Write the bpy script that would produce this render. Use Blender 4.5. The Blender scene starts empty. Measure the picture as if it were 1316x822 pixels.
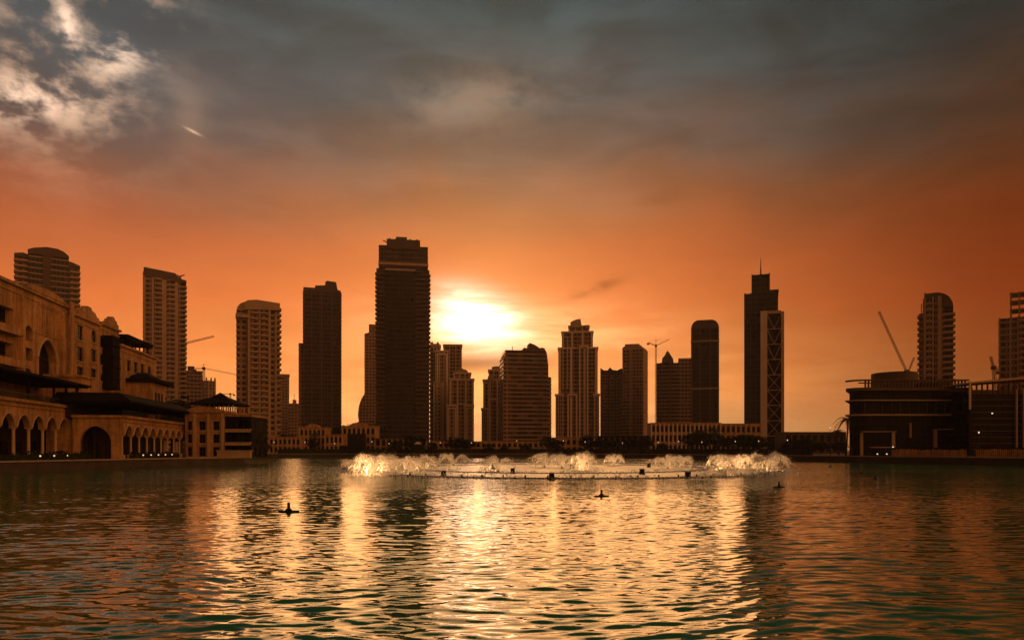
import bpy, math, random
from mathutils import Vector, Matrix
import numpy as np
R = math.radians
random.seed(7)
scene = bpy.context.scene
col = scene.collection
F, CX, HZ, CAMH = 877.0, 658.0, 578.0, 3.5     # focal length, centre column, horizon row (photo pixels), eye height above the water
GZ = 1.7                                       # level of the quays and the land

# ------------------------------------------------------------------ camera
cam = bpy.data.cameras.new('camera'); co = bpy.data.objects.new('camera', cam); col.objects.link(co)
co.location = (0, 0, CAMH); co.rotation_euler = (R(90), 0, 0)
cam.sensor_width = 36; cam.lens = 36 * F / 1316; cam.shift_y = (HZ - 411) / 1316
cam.clip_start = 0.1; cam.clip_end = 20000
scene.camera = co
scene.view_settings.view_transform = 'Standard'; scene.view_settings.look = 'None'
scene.view_settings.exposure = 0.15; scene.view_settings.gamma = 1; scene.view_settings.use_curve_mapping = False
cy = scene.cycles
cy.max_bounces = 6; cy.diffuse_bounces = 2; cy.glossy_bounces = 4; cy.transmission_bounces = 4; cy.volume_bounces = 0
cy.transparent_max_bounces = 8; cy.caustics_reflective = False; cy.caustics_refractive = False
cy.sample_clamp_indirect = 4; cy.use_denoising = True

# ------------------------------------------------------------------ node helper
class NT:
    def __init__(s, tree): s.t = tree; s.n = tree.nodes; s.l = tree.links
    def node(s, typ, **kw):
        n = s.n.new(typ)
        for k, v in kw.items(): setattr(n, k, v)
        return n
    def put(s, sock, v):
        if isinstance(v, bpy.types.NodeSocket): s.l.new(v, sock)
        elif isinstance(v, (tuple, list)) and len(v) == 3 and sock.type == 'RGBA': sock.default_value = (*v, 1)
        else: sock.default_value = v
    def m(s, op, *a, clamp=False):
        n = s.node('ShaderNodeMath', operation=op, use_clamp=clamp)
        for i, v in enumerate(a): s.put(n.inputs[i], v)
        return n.outputs[0]
    def add(s, a, b): return s.m('ADD', a, b)
    def sub(s, a, b): return s.m('SUBTRACT', a, b)
    def mul(s, a, b): return s.m('MULTIPLY', a, b)
    def sstep(s, v, a, b, lo=0.0, hi=1.0):
        n = s.node('ShaderNodeMapRange', interpolation_type='SMOOTHSTEP')
        for i, q in enumerate((v, a, b, lo, hi)): s.put(n.inputs[i], q)
        return n.outputs[0]
    def mix(s, f, a, b, blend='MIX'):
        n = s.node('ShaderNodeMix', data_type='RGBA', blend_type=blend)
        s.put(n.inputs[0], f); s.put(n.inputs[6], a); s.put(n.inputs[7], b)
        return n.outputs[2]
    def vmul(s, c, f):
        n = s.node('ShaderNodeVectorMath', operation='SCALE'); s.put(n.inputs[0], c); s.put(n.inputs['Scale'], f); return n.outputs[0]
    def vadd(s, a, b):
        n = s.node('ShaderNodeVectorMath', operation='ADD'); s.put(n.inputs[0], a); s.put(n.inputs[1], b); return n.outputs[0]
    def vm(s, a, b):
        n = s.node('ShaderNodeVectorMath', operation='MULTIPLY'); s.put(n.inputs[0], a); s.put(n.inputs[1], b); return n.outputs[0]
    def comb(s, x, y, z):
        n = s.node('ShaderNodeCombineXYZ')
        for i, v in enumerate((x, y, z)): s.put(n.inputs[i], v)
        return n.outputs[0]
    def noise(s, vec, scale, detail=4, rough=.5, dist=0.0):
        n = s.node('ShaderNodeTexNoise'); s.put(n.inputs['Vector'], vec)
        n.inputs['Scale'].default_value = scale; n.inputs['Detail'].default_value = detail
        n.inputs['Roughness'].default_value = rough; n.inputs['Distortion'].default_value = dist
        return n.outputs[0]
    def ramp(s, f, stops, interp='EASE'):
        n = s.node('ShaderNodeValToRGB'); cr = n.color_ramp; cr.interpolation = interp
        while len(cr.elements) < len(stops): cr.elements.new(0.5)
        for e, (p, c) in zip(cr.elements, stops): e.position = p; e.color = (*c, 1)
        s.put(n.inputs[0], f); return n.outputs[0]
def lin(r, g, b):
    f = lambda c: (c / 255 / 12.92) if c <= 10 else ((c / 255 + .055) / 1.055) ** 2.4
    return (f(r), f(g), f(b))

# ------------------------------------------------------------------ sky
def dirpx(px, py):
    return Vector(((px - CX) / F, 1, (HZ - py) / F)).normalized()
SUN = dirpx(622, 408)
SEL = math.asin(SUN.z); SAZ = math.atan2(SUN.x, SUN.y)
w = bpy.data.worlds.new('World'); scene.world = w; w.use_nodes = True
k = NT(w.node_tree); k.n.clear()
tc = k.node('ShaderNodeTexCoord'); sep = k.node('ShaderNodeSeparateXYZ'); k.l.new(tc.outputs['Generated'], sep.inputs[0])
dx, dy, dz = sep.outputs
az = k.m('ARCTAN2', dx, dy); zc = k.m('MAXIMUM', dz, 0.0)
el = k.m('ARCSINE', k.m('MINIMUM', zc, 1.0))
def gauss(px, py, sx, sy, rot=0.0):
    d = dirpx(px, py); a0, e0 = math.atan2(d.x, d.y), math.asin(d.z)
    a = k.sub(az, a0); e = k.sub(el, e0); c, s_ = math.cos(rot), math.sin(rot)
    u = k.add(k.mul(a, c / sx), k.mul(e, s_ / sx)); v = k.sub(k.mul(e, c / sy), k.mul(a, s_ / sy))
    return k.m('EXPONENT', k.mul(k.add(k.mul(u, u), k.mul(v, v)), -1.0))
pvec = k.comb(k.mul(az, 1.0), k.mul(el, 2.6), 0.0)                 # flattened coordinates: layered evening cloud
n_big = k.noise(pvec, 3.2, 4, .5, .4)
n_mid = k.noise(k.comb(az, k.mul(el, 1.7), 3.0), 11.0, 8, .6, .12)
n_str = k.noise(k.comb(az, k.mul(el, 5.0), 7.0), 6.5, 6, .6, .3)
warp = k.add(zc, k.mul(k.sub(n_big, .5), .13))
base = k.ramp(warp, [(0, lin(255, 186, 116)), (.09, lin(251, 152, 76)), (.19, lin(234, 121, 57)), (.275, lin(197, 100, 50)),
                     (.335, lin(156, 92, 58)), (.395, lin(112, 88, 76)), (.46, lin(80, 86, 86)), (.55, lin(58, 78, 80)), (.8, lin(60, 78, 84))], 'LINEAR')
hi_el = k.sstep(zc, .18, .5); fade_r = k.sstep(az, R(3), R(39)); fade_l = k.sstep(az, R(-20), R(-50)); back = k.sstep(dy, .35, -.5)
base = k.vm(base, k.mix(fade_r, (1, 1, 1), k.mix(hi_el, (.25, .135, .055), (.34, .36, .34))))
base = k.vm(base, k.mix(fade_l, (1, 1, 1), (.75, .72, .75)))
base = k.vm(base, k.mix(back, (1, 1, 1), (.33, .31, .29)))
base = k.vmul(base, k.add(.66, k.mul(n_big, .66)))                  # broad soft cloud bank
base = k.vmul(base, k.add(.86, k.mul(n_mid, .27)))
n_bank = k.noise(k.comb(k.mul(az, 1.2), k.mul(el, 4.2), 11.0), 4.2, 6, .55, .5)
base = k.vmul(base, k.mix(hi_el, (1, 1, 1), k.vmul((1, 1, 1), k.sstep(n_bank, .30, .70, .66, 1.10))))
# unseen warm glow added behind and right of the viewer to light the palace
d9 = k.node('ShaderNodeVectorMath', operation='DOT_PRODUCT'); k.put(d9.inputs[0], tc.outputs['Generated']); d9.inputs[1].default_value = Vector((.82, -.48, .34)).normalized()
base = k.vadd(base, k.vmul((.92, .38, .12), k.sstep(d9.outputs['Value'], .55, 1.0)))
# sun glow behind thin cloud
ds = k.node('ShaderNodeVectorMath', operation='DOT_PRODUCT'); k.put(ds.inputs[0], tc.outputs['Generated']); ds.inputs[1].default_value = SUN
ang = k.m('ARCCOSINE', k.m('MINIMUM', ds.outputs['Value'], 1.0))
halo = k.m('EXPONENT', k.mul(ang, -1 / .13))
core = gauss(612, 412, .054, .030, -.28); core2 = gauss(645, 425, .17, .036, -.05); low = gauss(640, 520, .40, .085)
strk = k.sstep(n_str, .36, .62, .42, 1.2)
bandlow = k.sub(1.0, k.mul(gauss(610, 466, .15, .013, .03), .62))
sky = k.vadd(base, k.vmul((.42, .22, .07), halo))
sky = k.vadd(sky, k.vmul((3.3, 3.0, 2.5), k.mul(core, strk)))
sky = k.vadd(sky, k.vmul((.55, .36, .18), k.mul(core2, strk)))
sky = k.vadd(sky, k.vmul((.40, .20, .07), k.mul(low, strk)))
sky = k.vmul(sky, bandlow)
# lit broken cloud upper left, soft lit cloud upper middle, small dark cloud right of the sun
puff = k.mul(k.m('MAXIMUM', gauss(76, 88, .088, .084, .45), k.mul(gauss(195, 15, .05, .022), .8)), k.sstep(n_mid, .42, .66))
sky = k.mix(k.mul(gauss(120, 100, .26, .15), .35), sky, lin(92, 94, 96))
sky = k.vadd(sky, k.vmul((.56, .32, .18), puff))
hot = k.mul(k.m('MAXIMUM', gauss(25, 128, .07, .022, .25), k.m('MAXIMUM', gauss(150, 68, .035, .022, .5), gauss(88, 35, .012, .03, .3))), k.sstep(n_mid, .44, .60)); sky = k.vadd(sky, k.vmul((.70, .48, .34), hot))
sky = k.vadd(sky, k.vmul((.45, .30, .17), gauss(248, 169, .009, .0016, -.3)))
sky = k.vadd(sky, k.vmul((.09, .045, .02), gauss(243, 150, .02, .03)))
sky = k.vadd(sky, k.vmul((.17, .095, .05), k.mul(gauss(610, 128, .11, .034, .12), k.sstep(n_mid, .30, .62))))
sky = k.vmul(sky, k.sub(1.0, k.mul(gauss(560, 105, .24, .05, .05), .12)))
sky = k.vmul(sky, k.sub(1.0, k.mul(k.mul(gauss(765, 371, .040, .008, .32), k.sstep(n_mid, .35, .6)), .50)))
nis = k.node('ShaderNodeTexSky', sky_type='NISHITA'); nis.sun_disc = False; nis.sun_elevation = SEL; nis.sun_rotation = SAZ
nis.air_density = 2; nis.dust_density = 6
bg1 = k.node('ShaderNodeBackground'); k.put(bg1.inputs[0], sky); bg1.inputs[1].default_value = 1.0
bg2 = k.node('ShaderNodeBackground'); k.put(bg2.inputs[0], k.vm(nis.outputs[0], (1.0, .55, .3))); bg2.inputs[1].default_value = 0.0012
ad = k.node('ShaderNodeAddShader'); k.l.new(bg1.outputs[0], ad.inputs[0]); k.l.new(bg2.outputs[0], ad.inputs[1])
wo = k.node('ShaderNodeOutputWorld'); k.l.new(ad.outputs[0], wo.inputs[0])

# ------------------------------------------------------------------ sun
sl = bpy.data.lights.new('sun', 'SUN'); so = bpy.data.objects.new('sun', sl); col.objects.link(so)
sl.energy = 0.68; sl.angle = R(42); sl.color = (1.0, .51, .18)
so.rotation_euler = (-SUN).to_track_quat('-Z', 'Y').to_euler(); so.location = (0, 0, 400)

# ------------------------------------------------------------------ materials
def newmat(name):
    m = bpy.data.materials.new(name); m.use_nodes = True; q = NT(m.node_tree)
    return m, q, q.n['Principled BSDF']
def plain(name, c, rough=.75, var=.25, scale=.4, spec=.3, metal=0):
    m, q, b = newmat(name); t = q.node('ShaderNodeTexCoord')
    n = q.noise(t.outputs['Object'], scale, 5, .6)
    f = q.add(1 - var / 2 - .0, q.mul(q.sub(n, .5), var * 2))
    q.put(b.inputs['Base Color'], q.vmul(c, f)); b.inputs['Roughness'].default_value = rough
    b.inputs['Specular IOR Level'].default_value = spec; b.inputs['Metallic'].default_value = metal
    return m
def facade(name, wall, glass, W=3.0, H=3.5, wf=.6, hf=.55, grough=.12, spec=.22):
    """wall with a grid of real-sized panes, laid out in the object's own metres"""
    m, q, b = newmat(name); t = q.node('ShaderNodeTexCoord')
    sp = q.node('ShaderNodeSeparateXYZ'); q.l.new(t.outputs['Object'], sp.inputs[0])
    sn = q.node('ShaderNodeSeparateXYZ'); q.l.new(t.outputs['Normal'], sn.inputs[0])
    side = q.m('GREATER_THAN', q.m('ABSOLUTE', sn.outputs[0]), .7); up = q.m('LESS_THAN', q.m('ABSOLUTE', sn.outputs[2]), .5)
    u = q.add(q.mul(sp.outputs[0], q.sub(1.0, side)), q.mul(sp.outputs[1], side))
    uu = q.m('DIVIDE', u, W); zz = q.m('DIVIDE', sp.outputs[2], H)
    inu = q.m('LESS_THAN', q.m('ABSOLUTE', q.sub(q.m('FRACT', uu), .5)), wf / 2)
    inz = q.m('LESS_THAN', q.m('ABSOLUTE', q.sub(q.m('FRACT', zz), .5)), hf / 2)
    mask = q.mul(q.mul(inu, inz), up)
    wn = q.node('ShaderNodeTexWhiteNoise'); q.put(wn.inputs['Vector'], q.comb(q.m('FLOOR', uu), q.m('FLOOR', zz), side))
    rnd = wn.outputs['Value']
    st = q.noise(q.comb(q.mul(sp.outputs[0], 1.0), sp.outputs[1], q.mul(sp.outputs[2], .25)), .12, 5, .6)
    wn_ = q.add(.62, q.mul(st, .76)); wc = q.vmul(wall, wn_); gc = q.mix(q.m('GREATER_THAN', rnd, .87), q.vmul(glass, q.add(.3, q.mul(rnd, 1.3))), q.vmul(wall, .55))
    fl = q.node('ShaderNodeTexWhiteNoise', noise_dimensions='1D'); q.put(fl.inputs['W'], q.m('FLOOR', zz)); wc0 = fl.outputs['Value']
    q.put(b.inputs['Base Color'], q.vmul(q.mix(mask, wc, gc), q.add(.85, q.mul(wc0, .3))))
    q.put(b.inputs['Roughness'], q.add(q.mul(mask, grough - .8), q.add(.8, q.mul(q.mul(rnd, mask), .15))))
    b.inputs['Specular IOR Level'].default_value = spec
    return m
MT = {}
def weathered(name, c):
    m, q, b = newmat(name); t = q.node('ShaderNodeTexCoord'); P = t.outputs['Object']
    mp = q.node('ShaderNodeMapping'); q.l.new(P, mp.inputs[0]); mp.inputs['Scale'].default_value = (1.1, 1.1, .10)
    big, fine, streak = q.noise(P, .16, 4, .6), q.noise(P, 1.3, 5, .65), q.noise(mp.outputs[0], 1.0, 4, .6)
    f = q.mul(q.mul(q.sstep(big, .3, .7, .72, 1.15), q.sstep(fine, .2, .8, .78, 1.2)), q.sstep(streak, .3, .62, .62, 1.12))
    q.put(b.inputs['Base Color'], q.vmul(c, f)); b.inputs['Roughness'].default_value = .85; b.inputs['Specular IOR Level'].default_value = .15
    return m
MT['stone'] = weathered('sandstone', (.50, .27, .105))
MT['stone_light'] = plain('pale_stone', (.58, .38, .20), .8, .25, .5, .15)
MT['dark_wood'] = plain('dark_timber', (.020, .012, .008), .9, .4, 1.0, .04)
MT['dark_metal'] = plain('dark_metal', (.03, .026, .024), .5, .2, 2, .4)
MT['pane'] = plain('window_glass', (.012, .010, .008), .25, .3, .3, .12)
MT['frame'] = plain('window_frame', (.10, .06, .035), .6, .2, 1, .2)
MT['concrete'] = plain('concrete', (.48, .32, .19), .85, .3, .15, .2)
MT['conc_dark'] = plain('brown_cladding', (.13, .08, .05), .75, .3, .15, .2)
MT['white'] = plain('pale_render', (.74, .56, .42), .7, .2, .2, .2)
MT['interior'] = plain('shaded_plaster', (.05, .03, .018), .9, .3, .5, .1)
MT['paving'] = plain('promenade_paving', (.26, .18, .11), .8, .3, .8, .2)
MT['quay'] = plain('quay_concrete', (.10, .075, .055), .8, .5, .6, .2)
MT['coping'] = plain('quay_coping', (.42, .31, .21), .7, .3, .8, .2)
MT['leaf'] = plain('foliage', (.035, .040, .014), .8, .6, .6, .1)
MT['palm'] = plain('palm_frond', (.045, .050, .018), .7, .5, .6, .1)
MT['bark'] = plain('bark', (.09, .06, .04), .9, .4, 2, .1)
MT['black'] = plain('black_panel', (.012, .011, .010), .6, .3, .6, .2)
MT['steel'] = plain('steel', (.22, .17, .13), .5, .3, 1, .4)
MT['crane'] = plain('crane_steel', (.20, .10, .05), .6, .2, .5, .2)
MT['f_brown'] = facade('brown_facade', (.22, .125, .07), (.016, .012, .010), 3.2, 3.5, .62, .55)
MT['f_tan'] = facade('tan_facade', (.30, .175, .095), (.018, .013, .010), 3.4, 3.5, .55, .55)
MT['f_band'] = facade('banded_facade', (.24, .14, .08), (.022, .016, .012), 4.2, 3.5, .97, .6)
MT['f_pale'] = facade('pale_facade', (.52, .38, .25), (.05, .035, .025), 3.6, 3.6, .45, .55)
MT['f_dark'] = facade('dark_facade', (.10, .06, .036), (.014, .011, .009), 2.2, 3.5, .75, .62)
MT['f_glass'] = facade('curtain_wall', (.055, .038, .028), (.020, .016, .014), 1.6, 3.6, .88, .78, .08)
MT['f_mall'] = facade('mall_glazing', (.022, .016, .012), (.007, .006, .005), 1.5, 3.2, .85, .8, .2, .08)
def emit(name, c, s):
    m, q, b = newmat(name); b.inputs['Base Color'].default_value = (.3, .25, .2, 1)
    b.inputs['Emission Color'].default_value = (*c, 1); b.inputs['Emission Strength'].default_value = s
    return m
MT['lamp'] = emit('lit_lamp', (1, .66, .34), 1.0)
MT['lamp_white'] = emit('lit_lamp_white', (1, .78, .52), 1.0)
m, q, b = newmat('water_spray'); MT['spray'] = m
tr = q.node('ShaderNodeBsdfTranslucent'); tr.inputs[0].default_value = (.95, .9, .85, 1)
df = q.node('ShaderNodeBsdfGlossy'); df.inputs[0].default_value = (.95, .95, .95, 1); df.inputs['Roughness'].default_value = .4
mx = q.node('ShaderNodeMixShader'); mx.inputs[0].default_value = .2; d2_ = q.node('ShaderNodeBsdfDiffuse'); d2_.inputs[0].default_value = (.95, .93, .9, 1); m2_ = q.node('ShaderNodeMixShader'); m2_.inputs[0].default_value = .5; q.l.new(tr.outputs[0], m2_.inputs[1]); q.l.new(d2_.outputs[0], m2_.inputs[2]); q.l.new(m2_.outputs[0], mx.inputs[1]); q.l.new(df.outputs[0], mx.inputs[2])
q.l.new(mx.outputs[0], q.n['Material Output'].inputs[0])
# water
def water_mat(name, amp, rough, big=1.0, blend=False):
    m, q, b = newmat(name)
    g = q.node('ShaderNodeNewGeometry'); P = g.outputs['Position']
    def mp(sx, sy, rot):
        n = q.node('ShaderNodeMapping'); q.l.new(P, n.inputs[0]); n.inputs['Rotation'].default_value = (0, 0, rot)
        n.inputs['Scale'].default_value = (sx, sy, 1); return n.outputs[0]
    bg_ = big
    if blend:                                                          # hands over from modelled waves to finer bump where the wave mesh calms down
        sp = q.node('ShaderNodeSeparateXYZ'); q.l.new(P, sp.inputs[0]); bg_ = q.sstep(sp.outputs[1], 38.0, 64.0, big, 1.5)
    h1 = q.noise(mp(.42, 1.15, R(7)), 1.0, 2, .5, .5)
    h2 = q.noise(mp(.9, 2.6, R(-9)), 1.0, 2, .5, .4)
    h3 = q.noise(mp(3.0, 7.0, R(4)), 1.0, 2, .5, .3)
    patch = q.sstep(q.noise(mp(.012, .03, .3), 1.0, 3, .5), .32, .62, .55, 1.1)
    h = q.mul(q.add(q.mul(q.add(q.mul(h1, .10), q.mul(h2, .034)), bg_), q.mul(h3, .006)), patch)
    bp = q.node('ShaderNodeBump'); bp.inputs['Strength'].default_value = 1; bp.inputs['Distance'].default_value = amp
    q.l.new(h, bp.inputs['Height']); q.l.new(bp.outputs[0], b.inputs['Normal'])
    deep = q.noise(mp(.03, .05, 0), 1.0, 3, .5)
    q.put(b.inputs['Base Color'], q.mix(deep, (.006, .150, .080), (.050, .165, .036)))
    b.inputs['Roughness'].default_value = .3; b.inputs['Specular IOR Level'].default_value = .0
    gl = q.node('ShaderNodeBsdfGlossy'); gl.inputs['Roughness'].default_value = rough; gl.inputs[0].default_value = (.95, .95, .95, 1)
    q.l.new(bp.outputs[0], gl.inputs['Normal'])
    lw = q.node('ShaderNodeLayerWeight'); lw.inputs[0].default_value = .5; q.l.new(bp.outputs[0], lw.inputs['Normal'])
    fac = q.sstep(lw.outputs['Facing'], .54, .97, .03, .76)
    mx = q.node('ShaderNodeMixShader'); q.put(mx.inputs[0], fac); q.l.new(b.outputs[0], mx.inputs[1]); q.l.new(gl.outputs[0], mx.inputs[2])
    q.l.new(mx.outputs[0], q.n['Material Output'].inputs[0])
    return m
MT['water'] = water_mat('lake_water', 1.0, .04, .22, True)
MT['churn'] = water_mat('far_lake_water', 1.0, .06, 1.5)
MT['rough_water'] = water_mat('fountain_water', 1.0, .30, 2.6)

# ------------------------------------------------------------------ mesh builder
class MB:
    def __init__(s): s.v = []; s.f = []; s.m = []
    def quad(s, pts, m=0):
        i = len(s.v); s.v += [tuple(p) for p in pts]; s.f.append(tuple(range(i, i + len(pts)))); s.m.append(m)
    def prism(s, poly, z0, z1, m=0, top=None):
        n = len(poly); i = len(s.v); top = top or poly
        s.v += [(x, y, z0) for x, y in poly] + [(x, y, z1) for x, y in top]
        for a in range(n):
            b_ = (a + 1) % n; s.f.append((i + a, i + b_, i + n + b_, i + n + a)); s.m.append(m)
        s.f.append(tuple(i + a for a in reversed(range(n)))); s.f.append(tuple(i + n + a for a in range(n))); s.m += [m, m]
    def box(s, x0, x1, y0, y1, z0, z1, m=0):
        s.prism([(x0, y0), (x1, y0), (x1, y1), (x0, y1)], z0, z1, m)
    def cyl(s, x, y, z0, z1, r0, r1=None, n=10, m=0):
        r1 = r0 if r1 is None else r1
        c = [(math.cos(2 * math.pi * a / n), math.sin(2 * math.pi * a / n)) for a in range(n)]
        s.prism([(x + r0 * a, y + r0 * b) for a, b in c], z0, z1, m, [(x + r1 * a, y + r1 * b) for a, b in c])
    def tube(s, p, q_, r, r1=None, n=5, m=0):
        p, q_ = Vector(p), Vector(q_); d = (q_ - p)
        if d.length < 1e-6: return
        u = d.orthogonal().normalized(); v = d.cross(u).normalized(); r1 = r if r1 is None else r1; i = len(s.v)
        for c, rr in ((p, r), (q_, r1)):
            for a in range(n):
                t_ = 2 * math.pi * a / n; s.v.append(tuple(c + u * (rr * math.cos(t_)) + v * (rr * math.sin(t_))))
        for a in range(n):
            b_ = (a + 1) % n; s.f.append((i + a, i + b_, i + n + b_, i + n + a)); s.m.append(m)
        s.f.append(tuple(i + a for a in reversed(range(n)))); s.f.append(tuple(i + n + a for a in range(n))); s.m += [m, m]
    def profile(s, pts, y0, y1, m=0):
        """polygon in x,z extruded along y"""
        n = len(pts); i = len(s.v)
        s.v += [(x, y0, z) for x, z in pts] + [(x, y1, z) for x, z in pts]
        for a in range(n):
            b_ = (a + 1) % n; s.f.append((i + a, i + n + a, i + n + b_, i + b_)); s.m.append(m)
        s.f.append(tuple(i + a for a in range(n))); s.f.append(tuple(i + n + a for a in reversed(range(n)))); s.m += [m, m]
    def holewall(s, x0, x1, z0, z1, y, holes, reveal=.5, m=0):
        xs = sorted({x0, x1, *[h[0] for h in holes], *[h[1] for h in holes]}); zs = sorted({z0, z1, *[h[2] for h in holes], *[h[3] for h in holes]})
        xs = [x for x in xs if x0 <= x <= x1]; zs = [z for z in zs if z0 <= z <= z1]
        for a, b_ in zip(xs, xs[1:]):
            for c, d in zip(zs, zs[1:]):
                mx_, mz = (a + b_) / 2, (c + d) / 2
                if not any(h[0] < mx_ < h[1] and h[2] < mz < h[3] for h in holes):
                    s.quad([(a, y, c), (b_, y, c), (b_, y, d), (a, y, d)], m)
        for h in holes:
            a, b_, c, d = h[:4]; r = y + reveal
            s.quad([(a, y, c), (a, r, c), (b_, r, c), (b_, y, c)], m); s.quad([(a, y, c), (a, y, d), (a, r, d), (a, r, c)], m)
            s.quad([(b_, y, c), (b_, r, c), (b_, r, d), (b_, y, d)], m); s.quad([(a, y, d), (b_, y, d), (b_, r, d), (a, r, d)], m)
            if len(h) > 4 and h[4]:
                s.spandrel(a, b_, d - (b_ - a) * h[4], d, y, r, d, m)
    def spandrel(s, a, b_, zs, zt, y0, y1, ztop, m=0, n=9, pointed=True):
        """wall between an arch curve (springing zs, crown zt) and a level top"""
        c = (a + b_) / 2; hw = (b_ - a) / 2; pts = []
        for i in range(2 * n + 1):
            t_ = -1 + i / n
            e = (1 - abs(t_) ** (1.7 if pointed else 2)) ** (.62 if pointed else .5)
            pts.append((c + hw * t_, zs + (zt - zs) * e))
        for p, q_ in zip(pts, pts[1:]):
            s.quad([(p[0], y0, p[1]), (q_[0], y0, q_[1]), (q_[0], y0, ztop), (p[0], y0, ztop)], m)
            s.quad([(p[0], y1, p[1]), (p[0], y1, ztop), (q_[0], y1, ztop), (q_[0], y1, q_[1])], m)
            s.quad([(p[0], y0, p[1]), (p[0], y1, p[1]), (q_[0], y1, q_[1]), (q_[0], y0, q_[1])], m)
    def build(s, name, mats, parent=None, smooth=False):
        me = bpy.data.meshes.new(name); me.from_pydata(s.v, [], s.f)
        for q_ in (mats if isinstance(mats, (list, tuple)) else [mats]): me.materials.append(MT[q_])
        if len(me.materials) > 1: me.polygons.foreach_set('material_index', s.m)
        if smooth: me.polygons.foreach_set('use_smooth', [True] * len(s.f))
        me.update()
        o = bpy.data.objects.new(name, me); col.objects.link(o)
        if parent: o.parent = parent
        return o
def tag(o, label=None, cat=None, group=None, kind=None):
    if label: o['label'] = label
    if cat: o['category'] = cat
    if group: o['group'] = group
    if kind: o['kind'] = kind
    return o
def thing(name, label, cat, loc=(0, 0, 0), rz=0, group=None):
    o = bpy.data.objects.new(name, None); col.objects.link(o); o.location = loc; o.rotation_euler = (0, 0, rz); o.empty_display_size = 1
    return tag(o, label, cat, group)
def copy_tree(o, parent=None):
    c = o.copy(); col.objects.link(c)
    if parent: c.parent = parent
    for ch in list(o.children): copy_tree(ch, c)
    return c
def wx(px, Y): return (px - CX) / F * Y
def wz(py, Y): return CAMH + (HZ - py) / F * Y

# ------------------------------------------------------------------ water, ground, quays
shore = [(-80, -80), (-74.5, 99), (-70, 140), (-64, 148), (-62, 157), (-78, 166), (-120, 300), (-60, 318), (20, 312), (62, 285), (78, 232),
         (88, 212), (97, 192), (110, 150), (128, 90), (150, -80)]
NX0, NX1, NY0, NY1 = -54.0, 54.0, 7.0, 66.0
mb = MB(); A_, B_ = (-1500, 1500), (-300, 700)
mb.quad([(A_[0], B_[0], 0), (A_[1], B_[0], 0), (A_[1], NY0, 0), (A_[0], NY0, 0)]); mb.quad([(A_[0], NY1, 0), (A_[1], NY1, 0), (A_[1], B_[1], 0), (A_[0], B_[1], 0)])
mb.quad([(A_[0], NY0, 0), (NX0, NY0, 0), (NX0, NY1, 0), (A_[0], NY1, 0)]); mb.quad([(NX1, NY0, 0), (A_[1], NY0, 0), (A_[1], NY1, 0), (NX1, NY1, 0)])
wa = mb.build('water', 'churn'); tag(wa, kind='structure')
def wave_sheet():
    ny = 760; yv = NY0 + (NY1 - NY0) * (np.arange(ny) / (ny - 1)) ** 1.35; nx = 1000; xv = np.linspace(NX0, NX1, nx)
    X, Y = np.meshgrid(xv, yv); rs = np.random.RandomState(4); Z = np.zeros_like(X)
    wx_ = X + .6 * np.sin(Y * .31 + 1) + .35 * np.sin(X * .53 + Y * .22); wy_ = Y + .5 * np.sin(X * .27 + 2) + .3 * np.sin(X * .71 - Y * .4)
    for i in range(60):
        lam = .25 * (1.25 / .25) ** rs.rand(); th = np.pi / 2 + rs.normal(0, .32) + .08; kk_ = 2 * np.pi / lam
        slope = SLOPE * (.55 + .6 * rs.rand()) * (1.3 if lam < .6 else .75); Z += slope / kk_ * np.sin(kk_ * (np.cos(th) * wx_ + np.sin(th) * wy_) + rs.rand() * 6.28)
    Z = Z + .9 * np.maximum(Z, 0) ** 2 / .06 * .35                     # crests a little sharper than troughs
    g = .72 + .28 * np.sin(X * .09 + Y * .05 + .8) * np.sin(Y * .11 - X * .03); Z *= g
    e = np.clip(np.minimum(np.minimum(np.minimum(X - NX0, NX1 - X), Y - NY0 + 2.5) / 6, (NY1 - Y) / 24), 0, 1); e[0, :] = 0; Z *= e
    v = np.stack([X, Y, Z], -1).reshape(-1, 3); idx = np.arange(nx * ny).reshape(ny, nx)
    f = np.stack([idx[:-1, :-1], idx[:-1, 1:], idx[1:, 1:], idx[1:, :-1]], -1).reshape(-1, 4)
    me = bpy.data.meshes.new('water'); me.vertices.add(len(v)); me.vertices.foreach_set('co', v.ravel().astype(np.float32))
    me.loops.add(f.size); me.loops.foreach_set('vertex_index', f.ravel().astype(np.int32)); me.polygons.add(len(f)); me.polygons.foreach_set('loop_start', np.arange(0, f.size, 4, dtype=np.int32))
    me.polygons.foreach_set('use_smooth', np.ones(len(f), bool)); me.update(calc_edges=True); me.materials.append(MT['water'])
    o = bpy.data.objects.new('water', me); col.objects.link(o); tag(o, kind='structure')
SLOPE = .028
wave_sheet()
BIG = 6000
def strip(name, pts, mat):                                          # land between the shoreline and the far edge of the terrain
    mb = MB(); mb.quad(pts); o = mb.build(name, mat); tag(o, kind='structure'); return o
L, Rr = shore[0], shore[-1]
gb = MB(); ys = [(-BIG, -80)]
n = len(shore)
pk = [i for i, p in enumerate(shore) if p[1] == max(q_[1] for q_ in shore)][0]
for i in range(n - 1):
    a, b_ = shore[i], shore[i + 1]
    if i < pk: ea, eb = (-BIG, a[1] if a[1] < 300 else BIG), (-BIG, b_[1])
    else: ea, eb = (BIG, a[1]), (BIG, b_[1])
    if i == pk - 1: eb = (-BIG, b_[1])
    gb.quad([(a[0], a[1], GZ), (b_[0], b_[1], GZ), (eb[0], eb[1], GZ), (ea[0], (a[1] if i < pk else a[1]), GZ)][::1])
    gb.quad([(a[0], a[1], -1), (b_[0], b_[1], -1), (b_[0], b_[1], GZ), (a[0], a[1], GZ)])
gb.quad([(-BIG, shore[pk][1], GZ), (BIG, shore[pk][1], GZ), (BIG, BIG, GZ), (-BIG, BIG, GZ)])
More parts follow.
